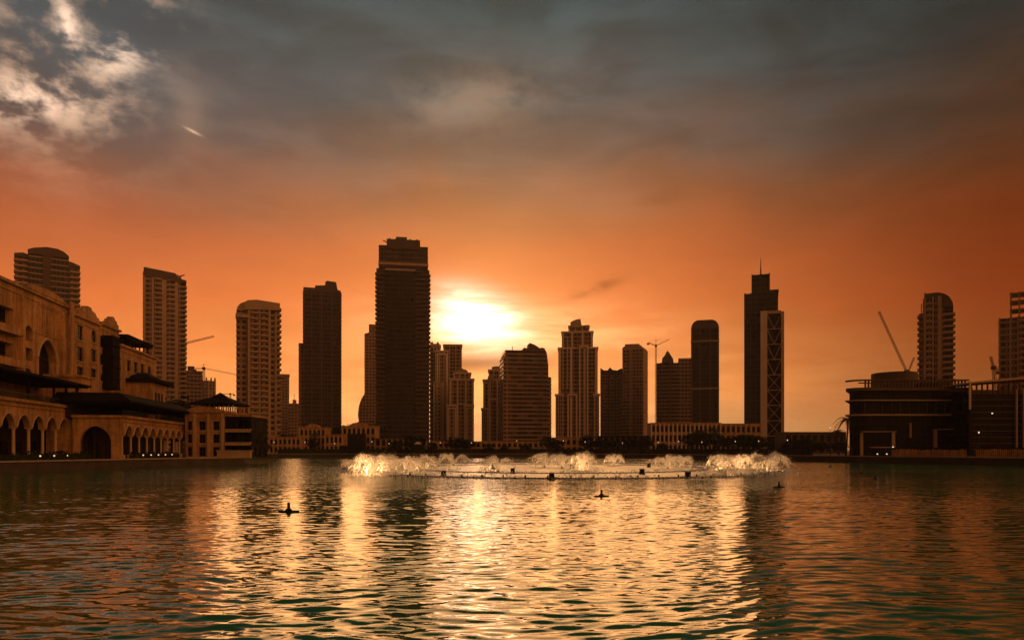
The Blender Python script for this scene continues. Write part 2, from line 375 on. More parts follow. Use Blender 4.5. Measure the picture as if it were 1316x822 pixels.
tag(gb.build('ground', 'paving'), kind='structure')
def quay(label, pts, hi=GZ):
    t = thing('quay_wall', label, 'quay wall', (*pts[0], 0), 0)
    o = Vector((*pts[0], 0)); wl = MB(); cp = MB()
    for a, b_ in zip(pts, pts[1:]):
        a, b_ = Vector((*a, 0)) - o, Vector((*b_, 0)) - o; d = (b_ - a).normalized(); nn = Vector((d.y, -d.x, 0))
        A, B = a + nn * .35 - d * .1, b_ + nn * .35 + d * .1
        wl.prism([(a.x - nn.x * .1, a.y - nn.y * .1), (A.x, A.y), (B.x, B.y), (b_.x - nn.x * .1, b_.y - nn.y * .1)], -.8, hi - .02)
        A, B = a + nn * .55, b_ + nn * .55
        cp.prism([(a.x - nn.x * .5, a.y - nn.y * .5), (A.x, A.y), (B.x, B.y), (b_.x - nn.x * .5, b_.y - nn.y * .5)], hi - .017, hi + .22)
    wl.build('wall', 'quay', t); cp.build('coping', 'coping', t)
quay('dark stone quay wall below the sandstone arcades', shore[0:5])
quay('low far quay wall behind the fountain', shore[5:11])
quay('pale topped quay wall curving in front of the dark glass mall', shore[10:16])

# ------------------------------------------------------------------ towers
class Tower:
    """frame at the base of a tower that faces the lake; positions are given in photo pixels and turned into metres at the tower's distance"""
    def __init__(s, name, label, px, Y, group=None, cat='tower', turn=0.0):
        s.px, s.Y = px, Y; X = wx(px, Y); a = math.atan2(X, Y); s.ca = math.cos(a); s.k = Y * s.ca / F
        s.t = thing(name, label, cat, (X, Y, GZ), -a + turn, group)
    def x(s, px): return (px - s.px) * s.k
    def z(s, py): return max(0.0, wz(py, s.Y) - GZ)
    def block(s, part, p0, p1, yt, yb=None, y0=0, y1=24, mat='f_brown', bands=None, balc=None, piers=None, pm='stone_light', fh=3.5, cap=None, bm='concrete', pd=.7):
        mb = MB(); x0, x1 = s.x(p0), s.x(p1); z0 = 0 if yb is None else s.z(yb); z1 = s.z(yt)
        mb.box(x0, x1, y0, y1, z0, z1, 0)
        if bands:
            zz = z0 + fh
            while zz < z1 - .3:
                mb.box(x0 - bands, x1 + bands, y0 - bands, y1 + bands, zz - .25, zz + .35, 1); zz += fh
        if piers:
            for a, b_ in piers: mb.box(s.x(a), s.x(b_), y0 - pd, y0 + .6, z0, z1 + .4, 2)
        if cap: mb.box(x0 - cap, x1 + cap, y0 - cap, y1 + cap, z1 - .012, z1 + 1.4, 2)
        o = mb.build(part, [mat, bm, pm], s.t)
        if balc:
            for a, b_, jl, jr, dp in balc:
                bb = MB(); zz = z0 + fh; X0, X1 = s.x(a) - jl, s.x(b_) + jr
                while zz < z1 - 2:
                    bb.box(X0, X1, y0 - dp, y0 + (6 if jl or jr else -.01), zz, zz + .25, 0)
                    bb.box(X0, X1, y0 - dp, y0 - dp + .15, zz + .25, zz + 1.2, 0)
                    if jr: bb.box(X1 - .15, X1, y0 - dp + .15, y0 + 6, zz + .25, zz + 1.2, 0)
                    if jl: bb.box(X0, X0 + .15, y0 - dp + .15, y0 + 6, zz + .25, zz + 1.2, 0)
                    zz += fh
                bb.build('balconies', bm, o)
        return o
    def crown(s, part, pts, y0=0, y1=20, mat='conc_dark'):
        mb = MB(); mb.profile([(s.x(a), s.z(b_)) for a, b_ in pts], y0, y1); return mb.build(part, mat, s.t)
    def rod(s, part, a, b_, r=.35, r1=None, y=8, mat='dark_metal'):
        mb = MB(); mb.tube((s.x(a[0]), y, s.z(a[1])), (s.x(b_[0]), y, s.z(b_[1])), r, r1, 6); return mb.build(part, mat, s.t)

# --- left side
T = Tower('apartment_tower', 'broad brown tower with curved roof rising behind the sandstone palace', 62, 430)
T.block('side_wing', 20, 38, 331, y0=2, balc=[(21, 36, 1.0, 0, 1.5)]); T.block('main_shaft', 37.5, 88, 326, mat='f_dark', piers=[(55, 65)], pm='conc_dark', bands=.15)
T.block('side_wing', 87.5, 103, 337, y0=2, balc=[(90, 102, 0, 1.0, 1.5)])
T.crown('roof_crown', [(36, 327), (36, 324), (44, 321), (60, 318), (74, 318.5), (82, 321), (89, 326), (89, 329), (36, 329)], -1, 20)
T.crown('roof_step', [(86, 338), (86, 331), (95, 333), (104, 336), (104, 339)], 1, 20); T.crown('roof_step', [(19, 334), (19, 330), (30, 328), (38, 330), (38, 334)], 1, 20)
T = Tower('apartment_tower', 'slim tower with jutting balconies behind the three storey palace wing', 212, 500)
T.block('main_shaft', 184, 233, 352, mat='f_brown', piers=[(184, 187), (195, 198), (208, 214), (225, 229)], pm='concrete', bands=.2, balc=[(199, 208, 0, 0, 1.3), (215, 225, 0, 0, .8)])
T.block('side_wing', 232.6, 239, 357, y0=4, mat='f_dark', balc=[(233, 238, 0, 1.4, 1.8)])
T.crown('roof_crown', [(185, 353), (185, 346), (207, 348), (226, 350), (226, 352), (231, 356), (240, 358), (240, 361), (225, 361), (185, 357)], -.8, 22)
T.rod('roof_arm', (224, 352), (238, 347.5), .4); T.rod('mast', (188, 347), (188, 342), .25)
T = Tower('apartment_tower', 'tan tower with a grid of balconies beside the round corner pavilion', 332, 430)
T.block('side_wing', 304, 319, 398, y0=2, mat='f_tan', bands=.25); T.block('main_shaft', 318.5, 348, 394, mat='f_tan', piers=[(318.5, 322), (333, 335), (345, 348)], pm='concrete', balc=[(322.5, 332.5, 0, 0, 1.4), (335.5, 344.5, 0, 0, 1.4)])
T.block('side_wing', 347.5, 360, 390, y0=1.5, mat='f_tan', piers=[(354, 356)], pm='concrete', bands=.25, balc=[(356.5, 360, 0, 1.0, 1.0)])
T.crown('roof_crown', [(314, 399), (314, 391), (318, 387), (330, 385.5), (360, 388), (360, 397)], -1.2, 20, 'concrete')
T.crown('roof_step', [(305, 400), (305, 396), (309, 391), (316, 388), (316, 400)], .5, 18, 'concrete'); T.block('ledge', 303, 320, 405, 409, y0=-1, y1=18, mat='concrete')
T = Tower('apartment_tower', 'dark ribbed tower with stepped roof left of the tallest tower', 414, 560)
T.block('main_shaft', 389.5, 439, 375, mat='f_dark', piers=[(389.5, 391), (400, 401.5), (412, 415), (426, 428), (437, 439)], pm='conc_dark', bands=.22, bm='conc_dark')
T.block('side_wing', 384, 391, 441, y0=3, mat='f_tan', bands=.3)
T.crown('roof_crown', [(390, 376), (390, 370), (405, 370), (405, 367), (418, 366), (418, 362), (420, 360), (432, 361), (434, 371), (438, 372), (439, 376)], .5, 20)
T = Tower('apartment_tower', 'tallest dark tower with stepped crown and banded balconies left of the sun', 518, 540)
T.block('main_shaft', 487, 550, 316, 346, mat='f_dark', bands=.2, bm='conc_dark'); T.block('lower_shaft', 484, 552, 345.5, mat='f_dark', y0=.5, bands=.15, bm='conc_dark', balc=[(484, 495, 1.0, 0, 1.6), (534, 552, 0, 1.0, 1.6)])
T.block('glass_front', 495.5, 533.5, 349, y0=-1.6, y1=1, mat='f_glass')
T.block('crown', 497, 540, 308, 320, y0=-.6, y1=20, mat='conc_dark', piers=[(500, 502), (508, 510), (517, 519), (526, 528), (535, 537)], pm='conc_dark'); T.block('roof_box', 509, 523, 303, 309, y0=3, y1=16, mat='conc_dark')
T.block('cornice', 486.4, 550.6, 338, 341, y0=-.9, y1=24.5, mat='concrete'); T.block('cornice', 495, 534, 346, 348.5, y0=-1.9, y1=2, mat='concrete')
T.rod('roof_arm', (500, 310), (492, 306), .4)
T = Tower('office_tower', 'slim tan slab tower partly hidden by the tallest tower', 474, 760)
T.block('main_shaft', 468.5, 500, 430, mat='f_tan', bands=.2); T.block('upper_shaft', 474, 500, 416, 431, y0=2, mat='f_tan'); T.crown('roof_crown', [(468.5, 431), (468.5, 429), (474, 427), (474, 431)], -.3, 20)
T.crown('curved_sail', [(469, 505), (464.5, 512), (461, 522), (460, 533), (461.5, 545), (464, 556), (469, 560)], 1, 18, 'f_tan')
# far small towers between
T = Tower('distant_tower', 'pale hazy block behind the tan balcony tower', 366, 800); T.block('main_shaft', 358, 371.5, 482, mat='f_tan', bands=.3, cap=.8)
T = Tower('distant_tower', 'low hazy tan block between two left towers', 378, 760); T.block('main_shaft', 371, 387, 518, mat='f_tan', bands=.3); T.block('roof_box', 376, 381, 513, 519, y0=4, y1=14, mat='concrete'); T.rod('mast', (378, 514), (378, 505), .3)
T = Tower('distant_tower', 'dark low block behind the slim balcony tower', 249, 620); T.block('main_shaft', 238, 260, 476, mat='f_brown', bands=.3); T.block('roof_box', 241, 250, 470, 477, y0=3, y1=14, mat='conc_dark')
T = Tower('distant_tower', 'small tower with toothed roof above the pavilion roof', 268, 700); T.block('main_shaft', 258, 277.5, 489, mat='f_tan', piers=[(258, 260), (267, 269), (275.5, 277.5)], pm='concrete')
for a in (258, 264, 270, 275): T.crown('roof_finial', [(a, 490), (a + .3, 486), (a + 1.3, 484), (a + 2.3, 486), (a + 2.6, 490)], -.5, 6, 'concrete')

# --- the cluster under the sun: towers with pale frames and stepped crowns
def classic(label, px, Y, steps, frames, crown=None, mat='f_tan', pm='white'):
    T = Tower('classical_tower', label, px, Y, 'pale framed towers under the sun')
    for i, (part, a, b_, yt, y0) in enumerate(steps):
        w_ = b_ - a
        T.block(part, a, b_, yt, y0=y0, y1=22, mat=mat, bands=.18, cap=.7, pm=pm, piers=[(a, a + max(1, w_ * .07)), (a + w_ * .3, a + w_ * .36), (a + w_ * .64, a + w_ * .7), (b_ - max(1, w_ * .07), b_)])
    for a, b_, yt, yb, y0 in frames:
        mb = MB(); x0, x1, z0, z1 = T.x(a), T.x(b_), T.z(yb), T.z(yt); d_ = 1.6; tt = (x1 - x0) * .16
        mb.box(x0, x0 + tt, y0 - d_, y0 - .02, z0, z1); mb.box(x1 - tt, x1, y0 - d_, y0 - .02, z0, z1); mb.box(x0 + tt, x1 - tt, y0 - d_, y0 - .02, z1 - tt, z1)
        mb.build('portal_frame', pm, T.t)
    for p_ in crown or []: T.crown('roof_crown', p_, 2, 16, 'concrete')
    return T
T = classic('pale stepped tower touching the right edge of the tallest tower', 562, 640, [('main_shaft', 552.5, 566, 444, 3), ('side_wing', 559, 576, 452, -1)], [(561, 575, 454, 575, -1)], [[(553, 445), (553, 440), (556, 438), (557, 441), (561, 441), (562, 438), (565, 441), (565, 445)]])
T.block('low_wing', 557, 570, 492, y0=-4, y1=2, mat='f_pale', piers=[(557, 559), (568, 570)], pm='white')
T = classic('brown flat topped tower left of the sun gap', 582, 680, [('main_shaft', 570, 593.5, 444, 0)], [], [[(572, 445), (572, 442), (592, 442), (592, 445)]], 'f_brown', 'concrete')
T = classic('lower pale framed tower with round headed crown', 592, 600, [('main_shaft', 578, 609, 488, 0), ('upper_shaft', 583, 605, 480, 2), ('low_wing', 574, 587, 522, -2.5), ('low_wing', 598, 608.5, 522, -2.5)], [(587.5, 598, 518, 576, -1), (575, 586, 524, 576, -2.5), (599, 608, 524, 576, -2.5)],
            [[(585, 481), (585, 477), (589, 474), (594, 473), (600, 475), (602, 478), (602, 481)], [(590, 475), (592, 471), (595, 475)]])
T = classic('narrow pale framed tower left of the banded office block', 633, 620, [('main_shaft', 621, 648, 489, 0), ('upper_shaft', 628, 648, 476, 2), ('low_wing', 619, 627, 526, -2)], [(628, 640, 512, 576, 0), (622, 628, 492, 520, 0)], [[(632, 477), (632, 471), (636, 470), (643, 470), (643, 477)]])
T.crown('roof_dome', [(626, 490), (627, 484), (631, 480), (635, 484), (636, 490)], -1, 8, 'concrete')
T = classic('tall stepped tower with pale frames and square top right of the sun', 742, 600, [('main_shaft', 717.5, 768, 448, 0), ('upper_shaft', 722, 762, 427, 1.5), ('top_shaft', 731, 757, 419, 4), ('low_wing', 714, 724, 508, -2), ('low_wing', 763, 770, 508, -2)],
            [(729, 742, 506, 576, -.5), (744, 756, 444, 576, -.5), (723, 730, 432, 500, 1)], [[(733, 420), (733, 413), (737, 411), (741, 409.5), (746, 409), (748, 420)], [(752, 421), (752, 417), (757, 417), (757, 421)]], 'f_brown')
T = Tower('office_tower', 'brown banded office block with curved right roof below the sun', 678, 560, turn=R(9))
T.block('main_shaft', 649, 697, 450, mat='f_band', bands=.45, bm='concrete', y1=26); T.block('side_slab', 646.5, 656, 458, y0=-1.5, mat='f_tan', bands=.3); T.block('side_wing', 696, 710.5, 483, y0=5, mat='f_tan', bands=.3)
T.crown('curved_end', [(690, 575), (690, 452), (696, 446), (700, 447), (703, 453), (705, 470), (705.5, 575)], -.7, 22, 'f_band'); T.crown('roof_fin', [(672, 451), (674, 446), (680, 448), (681, 440), (687, 442), (692, 445), (697, 448), (697, 452)], 1, 14)
T.rod('mast', (660, 451), (660, 443), .3)
T = Tower('distant_tower', 'brown tower with pointed corner roof right of the stepped tower', 785, 720)
T.block('main_shaft', 771.5, 801, 476, mat='f_brown', bands=.15, piers=[(771.5, 773.5), (781, 783), (790, 792)], pm='conc_dark'); T.crown('roof_crown', [(771.5, 478), (771.5, 472), (776, 475.5), (781, 475.5), (784, 471.5), (787, 475), (793, 476), (799, 473), (801, 478)], -.5, 18)
T = Tower('distant_tower', 'hazy orange tower with flat chamfered top', 813, 700, turn=R(-12))
T.block('main_shaft', 799.5, 827, 448, mat='f_tan', bands=.12, piers=[(810, 811.5)], pm='concrete'); T.crown('roof_crown', [(799.5, 449), (799.5, 446), (803, 444), (803, 441.5), (821, 442), (821, 445), (827, 447), (827, 449)], -.3, 18, 'concrete'); T.block('base_wing', 797, 810, 513, y0=-3, mat='f_brown', bands=.2)
T = Tower('office_tower', 'dark twin block with a small dome behind the tower crane', 866, 640)
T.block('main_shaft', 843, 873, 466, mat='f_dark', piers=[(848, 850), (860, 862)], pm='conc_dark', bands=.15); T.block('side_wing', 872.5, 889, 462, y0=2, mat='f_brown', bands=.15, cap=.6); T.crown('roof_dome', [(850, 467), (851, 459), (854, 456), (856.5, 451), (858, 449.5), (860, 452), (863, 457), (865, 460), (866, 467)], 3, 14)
T = Tower('office_tower', 'dark tower with rounded chamfered top and pale bands', 906, 560)
T.block('main_shaft', 888, 924, 421, mat='f_glass', piers=[(888, 890), (899, 900.5), (912, 913.5), (922, 924)], pm='conc_dark'); T.crown('roof_dome', [(888, 422), (889, 417), (892, 413), (896, 411), (916, 411), (920, 413), (923, 417), (924, 422)], -.5, 20)
for p_ in (437, 498): T.block('pale_band', 887.6, 924.4, p_, p_ + 2, y0=-1, y1=20, mat='concrete')
# --- spire tower
T = Tower('office_tower', 'dark glass tower with spire and pale cross braced frame', 982, 470)
T.block('main_shaft', 956, 977.5, 375, y0=2, mat='f_glass', piers=[(956, 957.5), (964, 965), (971, 972)], pm='dark_metal'); T.block('middle_shaft', 974, 1000, 374, y0=4, mat='f_glass', cap=.4, pm='dark_metal'); T.block('upper_shaft', 965.5, 989.5, 349, 376, y0=7, mat='f_glass', piers=[(965.5, 967), (977, 978), (988, 989.5)], pm='dark_metal')
T.rod('spire', (977.5, 350), (977.5, 325), .75, .12, 12, 'steel')
T.block('front_shaft', 985.5, 1004, 401.5, y0=.5, y1=6, mat='f_mall'); T.block('frame_pier', 977.3, 986, 400, y0=-2, y1=5, mat='white'); T.block('frame_pier', 1003.6, 1007.5, 402, y0=-2, y1=5, mat='stone_light'); T.block('frame_beam', 986, 1003.6, 400.5, 404, y0=-1.9, y1=4, mat='stone_light')
br = MB(); ys_ = [404 + i * 19.5 for i in range(9)]
for i, (a, b_) in enumerate(zip(ys_, ys_[1:])):
    x0, x1, z0, z1 = T.x(986), T.x(1003.6), T.z(b_), T.z(a)
    br.box(x0, x1, -1.3, -.5, z0 - .22, z0 + .22)
    if i > 3:
        br.tube((x0, -.9, z0), (x1, -.9, z1), .2); br.tube((x0, -.9, z1), (x1, -.9, z0), .2)
    else:
        br.tube((x0, -.9, z1), ((x0 + x1) / 2, -.9, z0), .22); br.tube((x1, -.9, z1), ((x0 + x1) / 2, -.9, z0), .22)
br.build('cross_bracing', 'stone_light', T.t)
# --- right side
T = Tower('apartment_tower', 'round shouldered tower with balconies behind the mall roof', 1203, 400)
T.block('main_shaft', 1186, 1212, 382, mat='f_brown', piers=[(1187, 1190), (1198, 1200), (1205, 1210)], pm='concrete', bands=.2, balc=[(1190.5, 1197.5, 0, 0, 1.0)])
T.block('side_wing', 1180.5, 1187, 400, y0=3, mat='f_tan', balc=[(1181, 1186, 1.0, 0, 1.5)]); T.block('side_wing', 1211.5, 1225, 394, y0=2, mat='f_dark', balc=[(1212, 1224.5, 0, 1.2, 1.2)])
T.crown('roof_crown', [(1188, 384), (1188, 376), (1206, 376), (1214, 378.5), (1220, 383), (1224, 390), (1225, 396), (1211, 396), (1211, 384)], -.5, 18); T.rod('mast', (1188, 378), (1188, 371), .3); T.rod('mast', (1183.5, 400), (1183.5, 385), .25)
T = Tower('unfinished_tower', 'unfinished concrete tower cut by the right edge of the picture', 1312, 380)
T.block('main_shaft', 1283, 1345, 407, mat='f_brown', piers=[(1283, 1285), (1297, 1300), (1307, 1309)], pm='concrete', bands=.25, balc=[(1309.5, 1322, 0, 0, 1.2)])
for a in (1298, 1309, 1320, 1332): T.block('bare_column', a, a + 2, 374, 407.5, y0=0, y1=1.2, mat='concrete'); T.block('bare_column', a, a + 2, 374, 407.5, y0=12, y1=13, mat='concrete')
for p_ in (375, 385, 396): T.block('bare_slab', 1297.5, 1340, p_, p_ + 1.2, y0=-.3, y1=14, mat='concrete')

# ------------------------------------------------------------------ cranes
def lattice(mb, p, q_, w_, n):
    p, q_ = Vector(p), Vector(q_); d = (q_ - p).normalized(); u = d.cross(Vector((0, 1, 0)))
    u = u.normalized() if u.length > .1 else Vector((1, 0, 0)); v = d.cross(u).normalized()
    c = [(-1, -1), (1, -1), (1, 1), (-1, 1)]; r = w_ * .10
    P = lambda i, j: p + (q_ - p) * (i / n) + u * (c[j][0] * w_ / 2) + v * (c[j][1] * w_ / 2)
    for j in range(4):
        mb.tube(P(0, j), P(n, j), r, n=4)
        for i in range(n): mb.tube(P(i, j), P(i + 1, (j + 1) % 4), r * .7, n=4)
def crane(label, Y, foot, head, tip, tail=None, top=None, w_=1.6):
    X = wx(foot[0], Y); z0 = wz(foot[1], Y); t = thing('tower_crane', label, 'crane', (X, Y, z0), 0)
    L_ = lambda a: Vector((wx(a[0], Y) - X, 0, wz(a[1], Y) - z0))
    if foot[1] - head[1] > 2:
        mb = MB(); lattice(mb, (0, 0, 0), L_(head), w_, max(4, int(abs(foot[1] - head[1]) / 3))); mb.build('mast', 'crane', t)
    mb = MB(); lattice(mb, L_(head), L_(tip), w_ * .75, 14); mb.build('jib', 'crane', t)
    if tail:
        mb = MB(); lattice(mb, L_(head), L_(tail), w_ * .8, 4); mb.build('counter_jib', 'crane', t)
        e = L_(tail); mb = MB(); mb.box(e.x - w_ * .9, e.x + w_ * .9, -w_ * .5, w_ * .5, e.z - w_ * 1.6, e.z - .4 * w_); mb.build('counterweight', 'conc_dark', t)
    if top:
        mb = MB(); mb.tube(L_(head), L_(top), w_ * .18); mb.tube(L_(top), L_(tip) * .6 + L_(head) * .4, w_ * .05, n=4)
        if tail: mb.tube(L_(top), L_(tail), w_ * .05, n=4)
        mb.build('tie_bars', 'crane', t)
    h = L_(head); mb = MB(); mb.box(h.x - w_ * .6, h.x + w_ * .6, -w_, w_, h.z - w_ * .9, h.z + w_ * .7); mb.build('cab', 'conc_dark', t)
crane('long raised jib crane on the mall roof drum', 330, (1166, 492), (1165, 477), (1129.5, 400), w_=1.0)
crane('short jib crane leaning right on the mall roof', 330, (1168, 492), (1167, 478), (1175, 459), w_=.8)
crane('luffing crane beside the unfinished tower', 372, (1279, 500), (1277, 472), (1273, 458), (1283, 476), w_=1.2)
crane('thin tower crane standing in front of the small domed block', 560, (843, 572), (843, 444), (860, 436), (833, 440), (843, 436), 1.1)
crane('crane jib pointing right from behind the slim balcony tower', 560, (236, 560), (238, 441), (275, 432), w_=1.5)
crane('crane with level jib above the round corner pavilion', 600, (262, 540), (262, 473), (303, 481), (250, 474), (262, 467), 1.4)
crane('small distant crane right of the pavilion roof', 700, (296, 560), (296, 506), (286, 506), (301, 506), w_=1.1)

# ------------------------------------------------------------------ sandstone palace on the left
TD = Vector((-.1724, .985)).normalized(); RZ = math.atan2(TD.y, TD.x); ND = Vector((TD.y, -TD.x))
class Frame:
    """local frame along the promenade: x along the facade, y into the building"""
    def __init__(s, ox, oy): s.o = Vector((ox, oy))
    def sx(s, px, y):
        kx = (px - CX) / F; o = s.o - ND * y
        return (kx * o.y - o.x) / (TD.x - kx * TD.y)
    def Y(s, x, y): return s.o.y + TD.y * x - ND.y * y
    def z(s, px, py, y): return wz(py, s.Y(s.sx(px, y), y)) - GZ
    def rect(s, p0, p1, yt, yb, y, arch=0):
        pm = (p0 + p1) / 2; return (s.sx(p0, y), s.sx(p1, y), s.z(pm, yb, y), s.z(pm, yt, y), arch)
def window(t, h, y, par=None):
    a, b_, c, d = h[:4]; g = MB(); g.quad([(a, y, c), (b_, y, c), (b_, y, d), (a, y, d)]); o = g.build('window', 'pane', par or t)
    fr = MB(); ww = .09; mid = (a + b_) / 2
    for x0, x1, z0, z1 in ((a, a + ww, c, d), (b_ - ww, b_, c, d), (a + ww, b_ - ww, c, c + ww), (a + ww, b_ - ww, d - ww, d), (mid - .04, mid + .04, c + ww, d - ww), (a + ww, mid - .04, (c + d) / 2 - .04, (c + d) / 2 + .04), (mid + .04, b_ - ww, (c + d) / 2 - .04, (c + d) / 2 + .04)):
        fr.box(x0, x1, y - .07, y - .01, z0, z1)
    fr.build('frame', 'frame', o)
    return o
def wallblock(t, part, x0, x1, y0, y1, z0, z1, holes, mat='stone', cornice=.5, reveal=.55, win=True):
    mb = MB(); mb.holewall(x0, x1, z0, z1, y0, holes, reveal)
    mb.quad([(x0, y0, z0), (x0, y0, z1), (x0, y1, z1), (x0, y1, z0)]); mb.quad([(x1, y0, z0), (x1, y1, z0), (x1, y1, z1), (x1, y0, z1)])
    mb.quad([(x0, y1, z0), (x0, y1, z1), (x1, y1, z1), (x1, y1, z0)]); mb.quad([(x0, y0, z1), (x1, y0, z1), (x1, y1, z1), (x0, y1, z1)])
    if cornice:
        mb.box(x0 - cornice, x1 + cornice, y0 - cornice, y1, z1 - .008, z1 + .55); mb.box(x0 - .15, x1 + .15, y0 - .15, y0 - .004, z1 - 1.3, z1 - 1.0)
    o = mb.build(part, mat, t)
    if win:
        for h in holes: window(t, h, y0 + reveal - .12, o)
    for h in holes:
        if win and h[1] - h[0] < 4:
            sb = MB(); sb.box(h[0] - .2, h[1] + .2, y0 - .18, y0 - .003, h[2] - .28, h[2] - .03); sb.build('sill', 'stone_light', o)
    return o
def arcade(t, x0, n_, sp, y0, z1, zs, zt, colw=.75, skip=()):
    wl = MB(); wl2 = MB()
    for i in range(n_):
        a = x0 + i * sp; wl.spandrel(a + colw / 2, a + sp - colw / 2, zs, zt, y0, y0 + .9, z1)
    for i in range(n_ + 1):
        a = x0 + i * sp; wl.box(a - colw / 2, a + colw / 2, y0, y0 + .9, zs - .02, z1)
    wl.box(x0 - .5, x0 + n_ * sp + .5, y0 - .45, y0 + 1, z1 + .003, z1 + .5)
    wl.box(x0 - .2, x0 + n_ * sp + .2, y0 - .18, y0 - .004, z1 - .75, z1 - .5)
    for i in range(n_):                                                # raised surround over each arch
        a = x0 + i * sp + colw / 2; b_ = a + sp - colw; c = (a + b_) / 2; hw = (b_ - a) / 2; pr = None
        for j in range(15):
            t_ = -1 + j / 7; e = (1 - abs(t_) ** 1.7) ** .62 if abs(t_) < 1 else 0
            p_ = Vector((c + hw * t_ * 1.05, y0 - .06, zs + (zt - zs) * e + .12))
            if pr is not None: wl2.tube(pr, p_, .14, n=5)
            pr = p_
    o = wl.build('arcade_wall', 'stone', t); wl2.build('arch_moulding', 'stone_light', o)
    for i in range(n_ + 1):
        a = x0 + i * sp; cb = MB(); r = colw * .36
        cb.box(a - colw * .55, a + colw * .55, y0 - .1, y0 + .95, 0, .9); cb.cyl(a, y0 + .42, .9, zs - .55, r, r * .88, 12); cb.cyl(a, y0 + .42, zs - .55, zs - .15, r * .9, colw * .5, 12); cb.box(a - colw * .55, a + colw * .55, y0 - .06, y0 + .93, zs - .15, zs - .025)
        cb.build('column', 'stone_light', t)
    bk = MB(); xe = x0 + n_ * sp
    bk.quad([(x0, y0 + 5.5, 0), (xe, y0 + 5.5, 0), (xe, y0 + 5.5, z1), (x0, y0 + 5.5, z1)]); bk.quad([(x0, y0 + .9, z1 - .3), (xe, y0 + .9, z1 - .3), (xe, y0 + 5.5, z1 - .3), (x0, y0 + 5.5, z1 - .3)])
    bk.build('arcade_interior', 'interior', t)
    for i in range(n_):
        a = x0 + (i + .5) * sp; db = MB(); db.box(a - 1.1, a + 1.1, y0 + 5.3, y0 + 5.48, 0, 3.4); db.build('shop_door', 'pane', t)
def canopy(t, x0, x1, y0, y1, z0, z1, posts, zp, py_):
    mb = MB(); n_ = 6
    mb.prism([(x0, y0), (x1, y0), (x1, y1), (x0, y1)], z0, z0 + .35)
    mb.prism([(x0, y0), (x1, y0), (x1, y1), (x0, y1)], z0 + .353, z1, 0, [(x0 + 3, y0 + 3), (x1 - 3, y0 + 3), (x1 - 3, y1), (x0 + 3, y1)])
    for i in range(int((x1 - x0) / 1.2)):
        a = x0 + .3 + i * 1.2; mb.box(a, a + .14, y0 + .1, y1, z0 - .25, z0 - .004)
    o = mb.build('canopy_roof', 'dark_wood', t)
    for a in posts:
        pb = MB(); pb.box(a - .16, a + .16, py_, py_ + .32, zp, z0 - .25); pb.box(a - .3, a + .3, py_ - .05, py_ + .38, z0 - .6, z0 - .256); pb.build('canopy_post', 'dark_wood', t)
def railing(t, x0, x1, y, z, h=1.1, step=.3):
    mb = MB(); mb.box(x0, x1, y - .05, y + .05, z + h - .09, z + h); mb.box(x0, x1, y - .03, y + .03, z + .12, z + .18); a = x0
    while a < x1: mb.box(a, a + .05, y - .025, y + .025, z + .183, z + h - .093); a += step
    mb.build('railing', 'dark_metal', t)

fr = Frame(-81, 108)
P1 = thing('arcaded_palace', 'large sandstone palace with big pointed arch and arcade at the left edge', 'building', (-81, 108, GZ), RZ)
xe = fr.sx(104, 0); n_ = 9; sp_ = 4.75; x0 = xe - n_ * sp_
arcade(P1, x0, n_, sp_, 0, 9.8, 5.6, 7.7)
mb = MB(); mb.box(x0, xe, .9, 8, 9.5, 9.79); mb.build('terrace_floor', 'stone', P1); mb = MB(); mb.box(xe - .4, xe + .004, .9, 8, 0, 9.48); mb.build('end_wall', 'interior', P1)
railing(P1, x0, xe, .3, 10.3); canopy(P1, x0, xe + .8, -1.6, 7.9, 14.3, 15.4, [xe - 28, xe - 19, xe - 10, xe - 5.2, xe - .6], 10.31, .3)
yb = 8; xs0 = fr.sx(0, yb) - 26; xs1 = fr.sx(88, yb); zt_ = 32.3
H = [fr.rect(32, 42, 418, 438, yb, .45), fr.rect(31, 42, 447, 463, yb), fr.rect(30, 41, 473, 492, yb, .3), fr.rect(48, 72, 436, 484, yb, .55), fr.rect(-12, 17, 392, 424, yb), fr.rect(-12, 17, 438, 466, yb)]
mw = wallblock(P1, 'main_wall', xs0, xs1, yb, 34, 0, zt_, H, win=False, reveal=1.6)
for h in H: window(P1, h, yb + 1.4, mw)
tb = MB(); a, b_ = fr.sx(26, yb), fr.sx(84, yb)                        # raised segmental gable with panel and arch surround
pts = [(a, zt_ + .56)] + [(a + (b_ - a) * i / 12, zt_ + .56 + 1.3 * math.sin(math.pi * i / 12) ** .7) for i in range(1, 12)] + [(b_, zt_ + .56)]
tb.profile(pts, yb - .6, yb + 4); tb.build('gable', 'stone', P1)
tb = MB(); a, b_, c, d = H[3][:4]; cc = (a + b_) / 2; hw = (b_ - a) / 2; zs = d - (b_ - a) * .55; pr = None
for j in range(21):
    t_ = -1 + j / 10; e = (1 - abs(t_) ** 1.7) ** .62 if abs(t_) < 1 else 0; p_ = Vector((cc + hw * t_ * 1.05, yb - .12, zs + (d - zs) * e + .1))
    if pr is not None: tb.tube(pr, p_, .3, n=6)
    pr = p_
tb.box(a - .5, a - .05, yb - .3, yb - .01, c, zs); tb.box(b_ + .05, b_ + .5, yb - .3, yb - .01, c, zs); tb.build('arch_surround', 'stone_light', P1)
tb = MB(); pa, pb = fr.sx(47, yb), fr.sx(74, yb); zc_ = fr.z(60, 432, yb); zd = fr.z(60, 396, yb)
tb.box(pa, pb, yb - .14, yb - .005, zc_, zc_ + .35); tb.box(pa, pb, yb - .14, yb - .005, zd, zd + .35)
for i in range(9):
    u_ = pa + (pb - pa) * (i + .5) / 9; tb.box(u_ - .22, u_ + .22, yb - .1, yb - .005, zc_ + .6, zd - .3)
tb.build('carved_panel', 'stone', P1)
